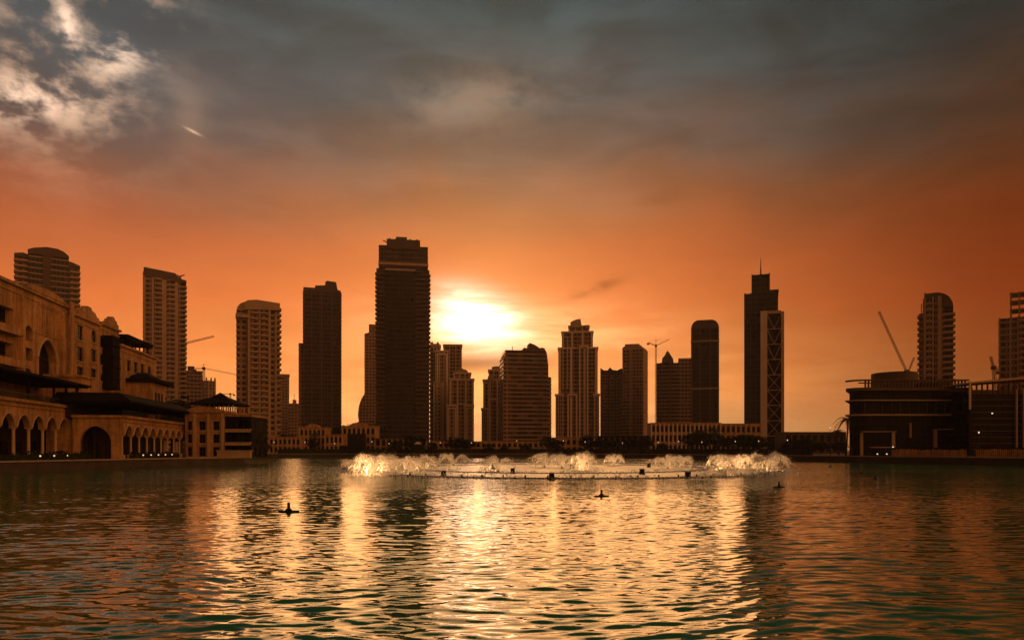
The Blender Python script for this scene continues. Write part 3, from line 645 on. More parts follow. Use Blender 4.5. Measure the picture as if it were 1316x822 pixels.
tb = MB(); pp = fr.sx(76, yb); tb.box(pp, pp + .9, yb - .8, yb - .01, 0, zt_ - 1.4); pp = fr.sx(86, yb); tb.box(pp - .4, pp + .9, yb - 1.1, yb - .7, 0, zt_ + 1.5); pp = fr.sx(26, yb); tb.box(pp - .4, pp + .5, yb - .7, yb - .01, 0, zt_ - 1.4); tb.build('pilaster', 'stone', P1)
for h in H[4:]:
    bb = MB(); bb.box(h[0] - .4, h[1] + .6, yb - 1.6, yb - .006, h[2] - .5, h[2] - .1); bb.box(h[0] - .4, h[1] + .6, yb - 1.6, yb - 1.4, h[2] - .097, h[2] + .9); bb.build('balcony', 'stone', P1)
# stepped wing
P2 = thing('palace_wing', 'sandstone wing with two stepped scroll topped bays beside the big arch', 'building', (-81, 108, GZ), RZ)
yb = 8.6; a, b_ = fr.sx(88, yb) , fr.sx(127.5, yb); zt_ = fr.z(107, 410, yb)
H = []
for p0, p1 in ((88.9, 95), (99, 107.5)):
    for yt, yb_, ar in ((418, 437, 0), (446, 464, 0), (471, 482, 0)): H.append(fr.rect(p0, p1, yt, yb_, yb, ar))
for yt, yb_, ar in ((424, 440, .5), (449, 465, 0), (474, 485, 0)): H.append(fr.rect(117, 124.5, yt, yb_, yb, ar))
wallblock(P2, 'front_bay', a, b_, yb, 26, 0, zt_, H)
def crest(t, x0, x1, z, y, hgt):
    w_ = x1 - x0; q_ = [(0, 0), (0, .35), (.12, .42), (.2, .7), (.34, .75), (.42, 1), (.58, 1), (.66, .75), (.8, .7), (.88, .42), (1, .35), (1, 0)]
    mb = MB(); mb.profile([(x0 + w_ * u_, z + hgt * v_) for u_, v_ in q_], y - .3, y + 1.0); mb.build('crest', 'stone', t)
crest(P2, fr.sx(99, yb), fr.sx(126, yb), zt_ + .55, yb, 2.8)
yb = 10.5; a, b_ = fr.sx(127.8, yb), fr.sx(153, yb); zt_ = fr.z(140, 421, yb)
H = [fr.rect(129, 135, 432, 447, yb), fr.rect(129, 135, 455, 469, yb), fr.rect(129.5, 136, 479, 490, yb, .4)]
wallblock(P2, 'rear_bay', a, b_, yb, 26, 0, zt_, H); crest(P2, fr.sx(137, yb), fr.sx(151, yb), zt_ + .55, yb, 2.6)
mb = MB(); a, b_ = fr.sx(145, 8), fr.sx(154, 8); z0_, z1_ = fr.z(148, 500, 8), fr.z(148, 432, 8)
mb.box(a, b_, 8, 10.45, z0_, z1_)
for i in range(5): mb.box(a - .2, b_ + .2, 7.8, 10.4, z0_ + (z1_ - z0_) * i / 5, z0_ + (z1_ - z0_) * i / 5 + .25)
mb.build('timber_bay', 'dark_wood', P2)
mb = MB(); a, b_ = fr.sx(104.5, 1.5), fr.sx(116, 1.5); mb.box(a, b_, 1.5, 8.5, 0, fr.z(110, 486, 1.5)); mb.box(a - .3, b_ + .3, 1.2, 8.5, fr.z(110, 486, 1.5) + .003, fr.z(110, 486, 1.5) + .5); mb.build('buttress', 'stone', P2)
# three storey wing
P3 = thing('palace_wing', 'lower sandstone wing with two rows of windows and rooftop pergola', 'building', (-81, 108, GZ), RZ)
yb = 9; a, b_ = fr.sx(155, yb), fr.sx(201, yb); zt_ = fr.z(175, 452, yb); H = []
for p0, p1, d_ in ((163.5, 168.5, 0), (172.5, 177.5, 2.5), (181, 186, 4.5), (190, 194.5, 7)):
    H.append(fr.rect(p0, p1, 463 + d_, 477 + d_, yb, .5 if p0 == 190 else 0)); H.append(fr.rect(p0, p1, 487 + d_ * .8, 500 + d_ * .8, yb, .5 if p0 == 190 else 0))
wallblock(P3, 'main_wall', a, b_, yb, 24, 0, zt_, H)
pg = MB(); z_ = zt_ + .55; a2, b2 = a + 4, b_ - 4
for i in range(7):
    u_ = a2 + (b2 - a2) * i / 6; pg.box(u_ - .15, u_ + .15, yb + 1, yb + 1.3, z_, z_ + 2.4)
pg.box(a2 - 1, b2 + 1, yb, yb + 7, z_ + 2.403, z_ + 2.9)
for i in range(16): u_ = a2 + (b2 - a2) * i / 15; pg.box(u_ - .1, u_ + .1, yb - .6, yb + 7.5, z_ + 2.903, z_ + 3.2)
pg.build('pergola', 'dark_wood', P3)
# dark timber turret house behind
P4 = thing('timber_house', 'small dark house with flat eaves right of the lower sandstone wing', 'building', (wx(206, 190), 190, GZ), RZ)
mb = MB(); mb.box(-6, 4, 0, 8, 0, 20); mb.build('wall', 'stone', P4); mb = MB(); mb.box(-7, 7, -1.5, 9, 20.003, 21); mb.prism([(-5, 0), (5, 0), (5, 8), (-5, 8)], 21.003, 23, 0, [(-2, 3), (2, 3), (2, 5), (-2, 5)]); mb.build('roof', 'dark_wood', P4)
for i in (-4.5, -2, .5): window(P4, (i, i + 1.5, 14, 17.5), -.02)

# arcade pavilion with dark canopy
f2 = Frame(-75, 132); P5 = thing('arcade_pavilion', 'sandstone arcade pavilion under a wide dark canopy roof', 'building', (-75, 132, GZ), RZ)
Ln = f2.sx(240, 0); n_ = 9; sp_ = Ln / n_; arcade(P5, 0, n_, sp_, 0, 8.0, 4.7, 6.5, .6)
fw = MB(); wdt = 9.0                                                    # end wall that faces the lake's near end, with one wide arch
end = bpy.data.objects.new('end_wall', None)
fw.spandrel(1.6, 7.2, 3.6, 6.4, 0, .9, 8.0, pointed=True); fw.box(0.45, 1.6, 0, .9, 0, 8); fw.box(7.2, wdt, 0, .9, 0, 8); fw.box(.2, wdt, -.4, .95, 8.003, 8.5)
eo = fw.build('end_wall', 'stone', P5); eo.rotation_euler = (0, 0, R(-90)); eo.location = (-.45, 9.4, 0)
bpy.data.objects.remove(end)
mb = MB(); mb.box(.5, Ln, .9, 14, 7.7, 7.98); mb.box(.6, Ln, 9.5, 14, 0, 7.68); mb.build('terrace_floor', 'stone', P5)
railing(P5, 0, Ln, .3, 8.5); canopy(P5, -2.5, Ln + 1, -2, 12, 10.9, 12.9, [0.4, Ln * .25, Ln * .5, Ln * .75, Ln - .6], 8.51, .5)
mb = MB(); mb.box(-1, Ln, 9, 10, 8.0, 10.6); mb.build('terrace_wall', 'interior', P5)
for i in range(5): window(P5, (Ln * (.45 + i * .11), Ln * (.45 + i * .11) + 2.4, 8.4, 10.2), 8.97)

# round corner building
P6 = thing('corner_pavilion', 'sandstone corner building with curved parapet and columned hip roof lantern', 'building', (wx(264, 168), 168, GZ), 0)
kk = 168 / F; X6 = lambda p: (p - 264) * kk; Z6 = lambda p: wz(p, 168) - GZ
H = []
for p0, p1 in ((241, 246.5), (255.5, 264), (273.5, 282)):
    for yt, yb_ in ((541, 552.5), (557.5, 569), (574, 586)): H.append((X6(p0), X6(p1), max(.2, Z6(yb_)), Z6(yt), 0))
wallblock(P6, 'front_wall', X6(238), X6(287), 0, 14, 0, Z6(530), H, cornice=.4)
mb = MB(); mb.profile([(X6(238), Z6(530) + .56), (X6(238), Z6(527)), (X6(248), Z6(523)), (X6(262), Z6(522)), (X6(276), Z6(524)), (X6(287), Z6(527)), (X6(287), Z6(530) + .56)], .05, 1.2); mb.build('parapet', 'stone', P6)
mb = MB()
for px_ in (250, 268, 286): mb.box(X6(px_ - 1.3), X6(px_ + 1.3), -.35, -.005, 0, Z6(531))
mb.build('pilaster', 'stone_light', P6)
mb = MB(); mb.box(X6(287) + .01, X6(321), 1, 12, 0, Z6(535)); o = mb.build('glazed_wing', 'f_mall', P6)
mb = MB(); mb.box(X6(286), X6(322), .2, 12.3, Z6(535) + .003, Z6(532)); mb.build('wing_roof', 'stone', P6)
for yt in (553, 570):
    mb = MB(); mb.box(X6(288), X6(320), .1, .9, Z6(yt + 2), Z6(yt))
    for i in range(9): mb.box(X6(289 + i * 3.8), X6(291 + i * 3.8), .15, .85, Z6(yt) + .003, Z6(yt - 2.2))
    mb.build('balcony', 'stone_light', P6)
c6 = X6(271)
for i in range(9):
    for y_ in (2, 9):
        mb = MB(); mb.cyl(c6 - 4.6 + i * 1.15, y_, Z6(528), Z6(519), .2, .18, 8); mb.build('lantern_column', 'stone_light', P6)
mb = MB(); a, b_ = X6(243), X6(299); mb.prism([(a, 0), (b_, 0), (b_, 11), (a, 11)], Z6(519), Z6(517), 0); mb.prism([(a, 0), (b_, 0), (b_, 11), (a, 11)], Z6(517) + .003, Z6(509), 0, [(c6 - 2.2, 4), (c6 + 2.2, 4), (c6 + 2.2, 7), (c6 - 2.2, 7)]); mb.prism([(c6 - 2, 4.2), (c6 + 2, 4.2), (c6 + 2, 6.8), (c6 - 2, 6.8)], Z6(509) + .003, Z6(502), 0, [(c6 - .1, 5.4), (c6 + .1, 5.4), (c6 + .1, 5.6), (c6 - .1, 5.6)]); mb.build('hip_roof', 'dark_wood', P6)
tw = thing('terrace_wall', 'plain pale terrace wall at the water below the corner building', 'wall', (wx(300, 160), 160, GZ)); mb = MB(); mb.box(-3.6, 4.1, -.6, .6, -.05, 1.5); mb.box(-3.8, 4.3, -.75, .75, 1.503, 1.75); mb.build('wall', 'stone_light', tw)

# ------------------------------------------------------------------ low buildings on the far shore
def lowrise(label, p0, p1, yt, Y, cols, rows, mat='stone', pale='stone_light', roof=None, colonnade=True, name='lakeside_building'):
    pc = (p0 + p1) / 2; t = thing(name, label, 'building', (wx(pc, Y), Y, GZ)); s_ = Y / F; x0, x1 = (p0 - pc) * s_, (p1 - pc) * s_; zt = wz(yt, Y) - GZ; H = []
    fh = zt / rows; bw = (x1 - x0) / cols
    for r_ in range(rows):
        for c in range(cols):
            a = x0 + bw * (c + .22); H.append((a, a + bw * .56, fh * r_ + fh * .18, fh * r_ + fh * .8, .35 if r_ == rows - 1 else 0))
    mb = MB(); mb.holewall(x0, x1, 0, zt, 0, H, .5); mb.quad([(x0, 0, 0), (x0, 0, zt), (x0, 12, zt), (x0, 12, 0)]); mb.quad([(x1, 0, 0), (x1, 12, 0), (x1, 12, zt), (x1, 0, zt)]); mb.quad([(x0, 0, zt), (x1, 0, zt), (x1, 12, zt), (x0, 12, zt)]); mb.quad([(x0, 12, 0), (x0, 12, zt), (x1, 12, zt), (x1, 12, 0)])
    mb.box(x0 - .4, x1 + .4, -.4, 12.3, zt + .003, zt + .5); o = mb.build('wall', mat, t)
    for h in H:
        g = MB(); a, b_, c, d = h[:4]; g.quad([(a, .4, c), (b_, .4, c), (b_, .4, d), (a, .4, d)]); g.build('window', 'pane', o)
    mb = MB()
    for r_ in range(1, rows): mb.box(x0 - .3, x1 + .3, -.3, -.006, fh * r_ - .2, fh * r_ + .15)
    for c in range(cols + 1): u_ = x0 + bw * c; mb.box(u_ - .35, u_ + .35, -.45, -.31, 0, zt)
    mb.build('pale_trim', pale, t)
    if roof == 'arch':
        mb = MB(); w_ = x1 - x0; mb.profile([(x0 + w_ * .2, zt + .503)] + [(x0 + w_ * (.2 + .6 * i / 10), zt + .51 + 1.8 * math.sin(math.pi * i / 10)) for i in range(1, 10)] + [(x0 + w_ * .8, zt + .503)], -.2, 3); mb.build('parapet', mat, t)
    elif roof == 'hip':
        mb = MB(); mb.prism([(x0 - 1, -1), (x1 + 1, -1), (x1 + 1, 13), (x0 - 1, 13)], zt + .503, zt + 3, 0, [(x0 + 3, 4), (x1 - 3, 4), (x1 - 3, 8), (x0 + 3, 8)]); mb.build('roof', 'dark_wood', t)
    return t
lowrise('low pale lakeside house with orange columns below the tan balcony tower', 346, 386, 562, 342, 7, 2)
lowrise('arched roof lakeside villa below the dark ribbed tower', 385, 418, 550, 350, 6, 3, roof='arch')
lowrise('low two storey lakeside house between the two villas', 418, 440, 559, 345, 4, 2)
lowrise('tall lakeside villa with columns at the foot of the gap left of the tallest tower', 440, 482, 548, 352, 7, 3, roof='arch')
lowrise('dark lakeside house at the foot of the tallest tower', 482, 548, 564, 346, 9, 2, 'conc_dark', 'stone')
lowrise('low house under the pale framed towers', 556, 618, 568, 350, 9, 2, 'stone', 'stone_light')
lowrise('long low brown lakeside terrace under the banded office block', 618, 712, 568, 348, 14, 2, 'stone', 'stone_light')
lowrise('low brown house under the tall stepped tower', 712, 764, 563, 352, 7, 2, 'stone', 'stone_light')
lowrise('low dark house with flat roof under the pointed roof tower', 768, 834, 561, 356, 9, 2, 'black', 'conc_dark')
lowrise('white arcaded building with open columns right of the tower crane', 837, 926, 544, 400, 16, 3, 'stone', 'white', roof=None)
lowrise('tan arcaded building at the foot of the spire tower', 926, 978, 545, 404, 8, 3, 'stone', 'stone_light')
lowrise('low dark flat building with pale roof edge left of the mall', 1008, 1086, 556, 330, 9, 2, 'conc_dark', 'conc_dark')

# ------------------------------------------------------------------ mall on the right
def rounded(x0, x1, y0, y1, r, o=0.0):
    x0 -= o; y0 -= o; x1 += o; y1 += o; r += o
    return [(x0 + r - r * math.cos(a), y0 + r - r * math.sin(a)) for a in [math.pi / 2 * i / 8 for i in range(9)]] + [(x1, y0), (x1, y1), (x0 + (y1 - y0) * .56, y1)]
YM = 205; M1 = thing('shopping_mall', 'dark glass mall block with rounded corner ledges and rooftop colonnade', 'building', (wx(1100, YM), YM, GZ))
sM = YM / F; XM = lambda p: (p - 1100) * sM; ZM = lambda p: wz(p, YM) - GZ
xa, xb = XM(1098), XM(1243)
mb = MB(); mb.prism(rounded(xa, xb, 0, 40, 3), 0, ZM(503)); mb.build('glass_wall', 'f_mall', M1)
for a, b_, o_ in ((498, 502, 1.1), (513.5, 515, 1.3), (532, 534, 1.3)):
    mb = MB(); mb.prism(rounded(xa, xb - .2, 0, 40, 3, o_), ZM(b_), ZM(a)); mb.build('ledge', 'concrete' if a > 500 else 'conc_dark', M1)
mb = MB(); oo = [p_ for p_ in rounded(xa, xb - .2, 0, 12, 3, 1.3)[:9]]; ii = [(p_[0] + .9, p_[1] + .9) for p_ in oo]
for a, b_, c, d in zip(oo, oo[1:], ii[1:], ii): mb.prism([a, b_, c, d], ZM(489.5), ZM(487.7))
mb.prism([oo[-1], (xb - .2, oo[-1][1]), (xb - .2, ii[-1][1]), ii[-1]], ZM(489.5), ZM(487.7)); mb.box(xa + 5, xb - .2, 7, 7.6, ZM(489.5), ZM(488)); mb.build('colonnade_roof', 'conc_dark', M1)
n_ = 31
for i in range(n_):
    u_ = xa + 3 + (xb - 1 - xa - 3) * i / (n_ - 1)
    for y_ in ((-.8, 7) if 4 < i < 14 else (-.8,)):
        mb = MB(); mb.box(u_ - .16, u_ + .16, y_, y_ + .5, ZM(498) + .003, ZM(489.5) - .003); mb.build('colonnade_post', 'conc_dark', M1)
mb = MB(); mb.prism([(XM(1178) + 6.6 * math.cos(2 * math.pi * i / 32), 12 + 6.6 * math.sin(2 * math.pi * i / 32)) for i in range(32)], ZM(503) + .003, ZM(474)); mb.build('roof_drum', 'conc_dark', M1)
mb = MB(); mb.box(XM(1195), XM(1241), 6, 24, ZM(503) + .003, ZM(489.6)); mb.build('roof_plant_room', 'interior', M1)
for px_, yt, yb_, w_ in ((1168, 543, 562, 2), (1105, 556, 588, 3), (1199, 551, 575, 4), (1145, 555, 575, 4)):
    mb = MB(); mb.box(XM(px_), XM(px_ + w_), -.6, -.01, max(0, ZM(yb_)), ZM(yt)); mb.build('pale_pier', 'concrete', M1)
for p0, p1, y_ in ((1105, 1147, 554), (1201, 1247, 551), (1115, 1145, 574)):
    mb = MB(); mb.box(XM(p0), XM(p1), -2.2, -.61, ZM(y_) - .25, ZM(y_)); mb.build('entrance_canopy', 'concrete', M1)
for i in range(11):
    mb = MB(); u_ = XM(1110 + i * 11.5); mb.box(u_, u_ + .12, -.35, -.01, ZM(531), ZM(516)); mb.build('glazing_fin', 'conc_dark', M1)
YN = 196; M2 = thing('shopping_mall', 'lower striped mall wing cut by the right edge of the picture', 'building', (wx(1300, YN), YN, GZ))
XN = lambda p: (p - 1300) * YN / F; ZN = lambda p: wz(p, YN) - GZ
mb = MB(); mb.box(XN(1245), XN(1420), 0, 40, 0, ZN(506)); mb.build('glass_wall', 'f_mall', M2)
mb = MB(); mb.box(XN(1243.4), XN(1245.4), -.9, -.5, ZN(526), ZN(490)); mb.build('white_fin', 'white', M2)
for y_ in range(513, 578, 8):
    mb = MB(); mb.box(XN(1248) if y_ > 530 else XN(1246), XN(1420), -.5, -.008, ZN(y_ + .9), ZN(y_)); mb.build('louvre_band', 'conc_dark', M2)
mb = MB(); mb.profile([(XN(1243), ZN(493)), (XN(1243), ZN(491)), (XN(1316), ZN(484)), (XN(1420), ZN(478)), (XN(1420), ZN(481)), (XN(1316), ZN(487))], -.8, 16); mb.build('sloping_roof', 'stone_light', M2)
for i in range(24):
    p_ = 1248 + i * 7; mb = MB(); mb.box(XN(p_), XN(p_ + 1.4), 0, .4, ZN(506) + .003, ZN(492 - max(0, p_ - 1246) * .09)); mb.build('roof_post', 'conc_dark', M2)
mb = MB(); mb.box(XN(1247), XN(1420), 9, 12, ZN(506) + .003, ZN(497)); mb.build('roof_plant_room', 'stone', M2)
for i in range(9):
    p_ = 1303 + i * 9; mb = MB(); mb.box(XN(p_), XN(p_ + 1.6), -1.0, -.51, ZN(575), ZN(500)); mb.build('pale_pier', 'concrete', M2)

# fences on the right quay
def fence(label, pts, h, step=.42):
    t = thing('fence', label, 'fence', (*pts[0], GZ)); o = Vector(pts[0]); sl_ = MB(); ra = MB()
    a, b_ = Vector(pts[0]) - o, Vector(pts[1]) - o; d = b_ - a; n_ = int(d.length / step); dn = d.normalized()
    rnd = random.Random(len(label))
    for i in range(n_):
        p_ = a + d * (i / n_); hh = h * rnd.uniform(.88, 1.05); q_ = p_ + dn * step * .72; nn = Vector((dn.y, -dn.x)) * .05
        sl_.prism([(p_.x, p_.y), (p_.x + nn.x, p_.y + nn.y), (q_.x + nn.x, q_.y + nn.y), (q_.x, q_.y)], 0.05, hh)
    for z_ in (.3, h * .75): ra.tube((a.x - dn.y * .06, a.y + dn.x * .06, z_), (b_.x - dn.y * .06, b_.y + dn.x * .06, z_), .06)
    sl_.build('slats', 'stone', t); ra.build('rails', 'dark_wood', t)
fence('straw coloured slatted fence on the quay below the mall entrance', ((wx(1146, 188), 188), (wx(1243, 172), 172)), 2.0)
fence('straw coloured slatted fence on the quay at the right edge', ((wx(1254, 170), 170), (wx(1345, 158), 158)), 2.0)

# ------------------------------------------------------------------ planting
def leafmesh(seed, nclump, rx, rz, leaf, per, flat=.55):
    rnd = random.Random(seed); mb = MB()
    for _ in range(nclump):
        while True:
            c = Vector((rnd.uniform(-1, 1), rnd.uniform(-1, 1), rnd.uniform(-1, 1)))
            if .35 < c.length < 1: break
        c = Vector((c.x * rx, c.y * rx, c.z * rz)); s_ = rnd.uniform(.5, 1.0) * rx * .42
        for _ in range(per):
            p_ = c + Vector((rnd.gauss(0, 1), rnd.gauss(0, 1), rnd.gauss(0, .7))) * s_ * .55
            u_ = Vector((rnd.gauss(0, 1), rnd.gauss(0, 1), rnd.gauss(0, .6))).normalized(); v_ = u_.orthogonal().normalized()
            v_ = Matrix.Rotation(rnd.uniform(0, 6.28), 3, u_) @ v_; l_ = leaf * rnd.uniform(.6, 1.3)
            mb.quad([p_ - u_ * l_, p_ + v_ * l_ * flat, p_ + u_ * l_, p_ - v_ * l_ * flat])
    return mb
def make_tree(seed, h=8.0, r=3.2):
    t = thing('broadleaf_tree', 'tree', 'tree'); rnd = random.Random(seed)
    tr_ = MB(); zt = h * .42; tr_.tube((0, 0, 0), (.1, .05, zt), .28, .18, 8)
    for i in range(6):
        a = i * 1.05 + rnd.random(); tr_.tube((.1, .05, zt * rnd.uniform(.75, 1)), (math.cos(a) * r * .6, math.sin(a) * r * .6, h * rnd.uniform(.55, .8)), .11, .03, 5)
    tr_.build('trunk', 'bark', t)
    cr = leafmesh(seed, 46, r, h * .33, .30, 42); cr.v = [(x, y, z + h * .64) for x, y, z in cr.v]; cr.build('crown', 'leaf', t)
    return t
def make_palm(seed, h=9.0):
    t = thing('palm_tree', 'palm', 'palm tree'); rnd = random.Random(seed); tr_ = MB(); pr = Vector((0, 0, 0))
    for i in range(1, 8):
        q_ = Vector((.5 * math.sin(i * .25), .1 * i * .3, h * i / 7)); tr_.tube(pr, q_, .26 - .015 * i, .245 - .015 * i, 8); pr = q_
    tr_.build('trunk', 'bark', t); cr = MB()
    for i in range(26):
        a = i * 2.4; up = rnd.uniform(-.2, 1.1); L_ = rnd.uniform(2.4, 3.4); d = Vector((math.cos(a), math.sin(a), 0)); side = Vector((-d.y, d.x, 0)); p0 = pr
        for j in range(9):
            s_ = (j + 1) / 9; p1 = pr + d * (L_ * s_) + Vector((0, 0, up * L_ * s_ - 1.15 * L_ * s_ * s_))
            cr.tube(p0, p1, .03, n=3)
            for sg in (-1, 1):
                lw = .75 * math.sin(math.pi * min(1, s_ * .9 + .08)); tipp = p1 + side * sg * lw + d * .25 - Vector((0, 0, .25 * lw)); cr.quad([p0, p0 * .4 + p1 * .6, tipp])
            p0 = p1
    cr.build('crown', 'palm', t); return t
protos = [make_tree(s_) for s_ in (3, 11, 23, 31)]; palmp = make_palm(5); used = set()
def place(proto, px, py_top, Y, base_h, label, group, wide=1.0, seed=0):
    o = proto if proto.name not in used else copy_tree(proto); used.add(proto.name)
    hh = wz(py_top, Y) - GZ; s_ = max(.25, hh / base_h); o.location = (wx(px, Y), Y, GZ); o.scale = (s_ * wide, s_ * wide, s_); o.rotation_euler = (0, 0, seed * 2.3)
    o['label'] = label; o['group'] = group
trees = [  # px, top row, distance, width factor, where it stands
 (330, 566, 322, 1.2, 'before the tan balcony tower'), (341, 569, 326, 1.1, 'right of the corner building'), (371, 556, 372, 1.1, 'behind the low pale lakeside house'), (403, 563, 324, 1.0, 'in front of the arched roof villa'),
 (425, 548, 374, 1.3, 'behind the low house between the villas'), (433, 551, 372, 1.2, 'close behind the low two storey house'), (446, 543, 380, 1.1, 'rising over the left end of the tall villa'), (460, 544, 380, 1.0, 'rising over the middle of the tall villa'), (474, 545, 382, 1.3, 'rising over the right end of the tall villa'),
 (509, 566, 320, 1.3, 'at the left foot of the tallest tower'), (533, 558, 322, 1.5, 'at the right foot of the tallest tower'), (556, 569, 318, 1.4, 'below the pale stepped tower'), (586, 562, 326, 2.0, 'wide crown below the round headed tower'), (599, 565, 328, 1.6, 'right of the wide crowned tree'), (627, 569, 320, 1.3, 'below the narrow framed tower'),
 (648, 571, 320, 1.2, 'at the left foot of the banded block'), (676, 570, 322, 1.3, 'at the middle of the banded block'), (705, 561, 330, 1.2, 'below the right wing of the banded block'), (716, 564, 330, 1.1, 'at the left foot of the stepped tower'), (756, 560, 330, 1.5, 'at the right foot of the stepped tower'), (772, 564, 330, 1.3, 'below the pointed roof tower'),
 (791, 566, 326, 1.4, 'between pointed roof and chamfered towers'), (812, 562, 330, 1.5, 'below the hazy chamfered tower'), (829, 560, 334, 1.2, 'left of the white arcaded building'), (852, 569, 322, 1.3, 'before the left of the white arcaded building'), (888, 556, 340, 1.2, 'before the middle of the white arcaded building'), (903, 552, 340, 1.0, 'before the right of the white arcaded building'),
 (921, 557, 330, 1.3, 'at the joint of white and tan buildings'), (942, 560, 320, 1.6, 'left of the spire tower foot'), (962, 558, 310, 1.7, 'wide crown beside the spire tower foot'), (976, 560, 306, 1.5, 'directly before the spire tower'), (1015, 566, 296, 1.4, 'right of the spire tower foot'), (1034, 563, 290, 1.6, 'before the flat dark building'), (1054, 568, 284, 1.5, 'at the middle of the flat dark building'), (1078, 566, 262, 1.4, 'at the left foot of the mall'),
 (207, 512, 196, 1.3, 'above the pavilion canopy'), (222, 516, 198, 1.3, 'over the right end of the pavilion canopy'), (234, 520, 196, 1.0, 'left of the corner building parapet')]
for i, (px, pt, Y, wd, wh) in enumerate(trees): place(protos[i % 4], px, pt, Y, 7.9, 'dark rounded tree ' + wh, 'dark trees along the far shore', wd, i)
for i, (px, pt, Y, wh) in enumerate([(1087, 536, 214, 'feathery palm against the sky left of the mall corner'), (1078, 552, 240, 'shorter palm beside the palm at the mall corner'), (916, 549, 318, 'palm before the tan arcaded building'), (897, 552, 322, 'palm before the white arcaded building'), (406, 556, 318, 'palm before the arched roof villa')]):
    place(palmp, px, pt, Y, 9.6, wh, 'palms on the shore', 1.0, i)
def hedge(label, pts, h, dep, seed):
    t = thing('hedge', label, 'hedge', (*pts[0], GZ)); o = Vector(pts[0]); rnd = random.Random(seed); mb = MB(); a, b_ = Vector((0, 0)), Vector(pts[1]) - o; d = b_ - a; dn = d.normalized(); nn = Vector((-dn.y, dn.x))
    mb.prism([tuple(a), tuple(b_), tuple(b_ + nn * dep * .7), tuple(a + nn * dep * .7)], 0, h * .7)
    for i in range(int(d.length * 26)):
        p2 = a + d * rnd.random() + nn * rnd.uniform(-.15, dep * .85); p_ = Vector((p2.x, p2.y, h * rnd.uniform(.1, .95) * (1 + .18 * math.sin(p2.length * .7))))
        u_ = Vector((rnd.gauss(0, 1), rnd.gauss(0, 1), rnd.gauss(0, 1))).normalized(); v_ = u_.orthogonal().normalized(); l_ = rnd.uniform(.15, .32)
        mb.quad([p_ - u_ * l_, p_ + v_ * l_ * .6, p_ + u_ * l_, p_ - v_ * l_ * .6])
    mb.build('foliage', 'leaf', t)
hedge('dark clipped hedge along the foot of the palace arcade', ((-77.5, 92), (-80.5, 131)), 1.5, 1.6, 1)
hedge('dark clipped hedge along the foot of the pavilion arcade', ((-73.5, 133), (-78.0, 160)), 1.3, 1.4, 2)
hs = [(-105, 306), (-70, 320), (-30, 321), (10, 317), (50, 297), (66, 284), (82, 240), (93, 214)]
hl = ['before the lakeside villas', 'below the tallest tower', 'below the pale framed towers', 'behind the middle of the fountain', 'below the crane and domed block', 'at the foot of the spire tower', 'before the flat dark building']
for i, (a, b_) in enumerate(zip(hs, hs[1:])): hedge('low dark hedge on the far quay ' + hl[i], (a, b_), 3.2, 2.5, 10 + i)
# black screens on the far quay
for i, (p0, p1, yt, Y, lb) in enumerate([(447, 470, 558, 302, 'tall black box shaped screen on the far quay'), (437, 448, 573, 300, 'low black cabinet left of the tall black screen'), (529, 545, 571, 303, 'black cabinet with pale cap at the foot of the tallest tower')]):
    t = thing('equipment_cabinet', lb, 'cabinet', (wx((p0 + p1) / 2, Y), Y, GZ)); hw = (p1 - p0) / 2 * Y / F; h = wz(yt, Y) - GZ
    mb = MB(); mb.box(-hw, hw, -1, 1.5, .25, h); mb.box(-hw - .1, hw + .1, -1.1, 1.6, h + .003, h + .25); mb.build('housing', 'black', t)
    mb = MB(); mb.box(-hw * .9, hw * .9, -.9, 1.4, 0, .247); mb.build('plinth', 'concrete', t)
    mb = MB()
    for j in range(int(h / .6)): mb.box(-hw * .92, hw * .92, -1.05, -1.004, .5 + j * .6, .62 + j * .6)
    mb.build('louvres', 'dark_metal', t)
    if i == 2: mb = MB(); mb.prism([(-1.6, -1), (1.6, -1), (1.6, 1.4), (-1.6, 1.4)], h + .253, h + 1.3, 0, [(-.2, 0), (.2, 0), (.2, .4), (-.2, .4)]); mb.build('cap', 'white', t)

# ------------------------------------------------------------------ lamps
def lamp_post(label, px, Y, h, lit='lamp', base=GZ, group='lamp posts on the quays'):
    t = thing('lamp_post', label, 'lamp post', (wx(px, Y), Y, base), 0, group); mb = MB(); mb.cyl(0, 0, 0, .4, .16, .12, 8); mb.cyl(0, 0, .4, h, .07, .05, 8); mb.build('pole', 'dark_metal', t)
    mb = MB(); mb.cyl(0, 0, h, h + .15, .08, .16, 8); mb.cyl(0, 0, h + .15, h + .42, .16, .16, 8); mb.build('lamp_glass', lit, t); mb = MB(); mb.cyl(0, 0, h + .423, h + .6, .24, .05, 8); mb.build('lamp_cap', 'dark_metal', t)
for px, Y, h, wh in ((1067, 196, 8.0, 'tall lamp post on the quay left of the mall'), (1012, 236, 5.0, 'lamp post right of the spire tower foot'), (945, 270, 5.0, 'lamp post left of the spire tower foot'), (975, 262, 5.0, 'lamp post before the spire tower'), (902, 296, 5.0, 'lamp post before the white arcaded building'), (1258, 172, 6.0, 'lamp post at the gap between the quay fences')): lamp_post(wh, px, Y, h)
for px, Y, wh in ((352, 318, 'before the low pale lakeside house'), (392, 320, 'before the arched roof villa'), (430, 321, 'before the low house between the villas'), (478, 322, 'right of the tall black screen'), (500, 321, 'at the left foot of the tallest tower'), (566, 319, 'below the pale stepped tower'), (606, 319, 'right of the round headed tower'), (664, 317, 'before the banded office block'), (724, 310, 'left before the tall stepped tower'), (752, 306, 'right before the tall stepped tower'), (800, 300, 'below the hazy chamfered tower'), (846, 296, 'below the tower crane'), (872, 290, 'left before the white arcaded building')):
    lamp_post('added small lit lamp post on the far shore ' + wh, px, Y - 3, 4.6 + (px % 5) * .3, group='added small lamp posts along the far shore')  # extra lit posts, added to enliven the dim far shore with warm dots
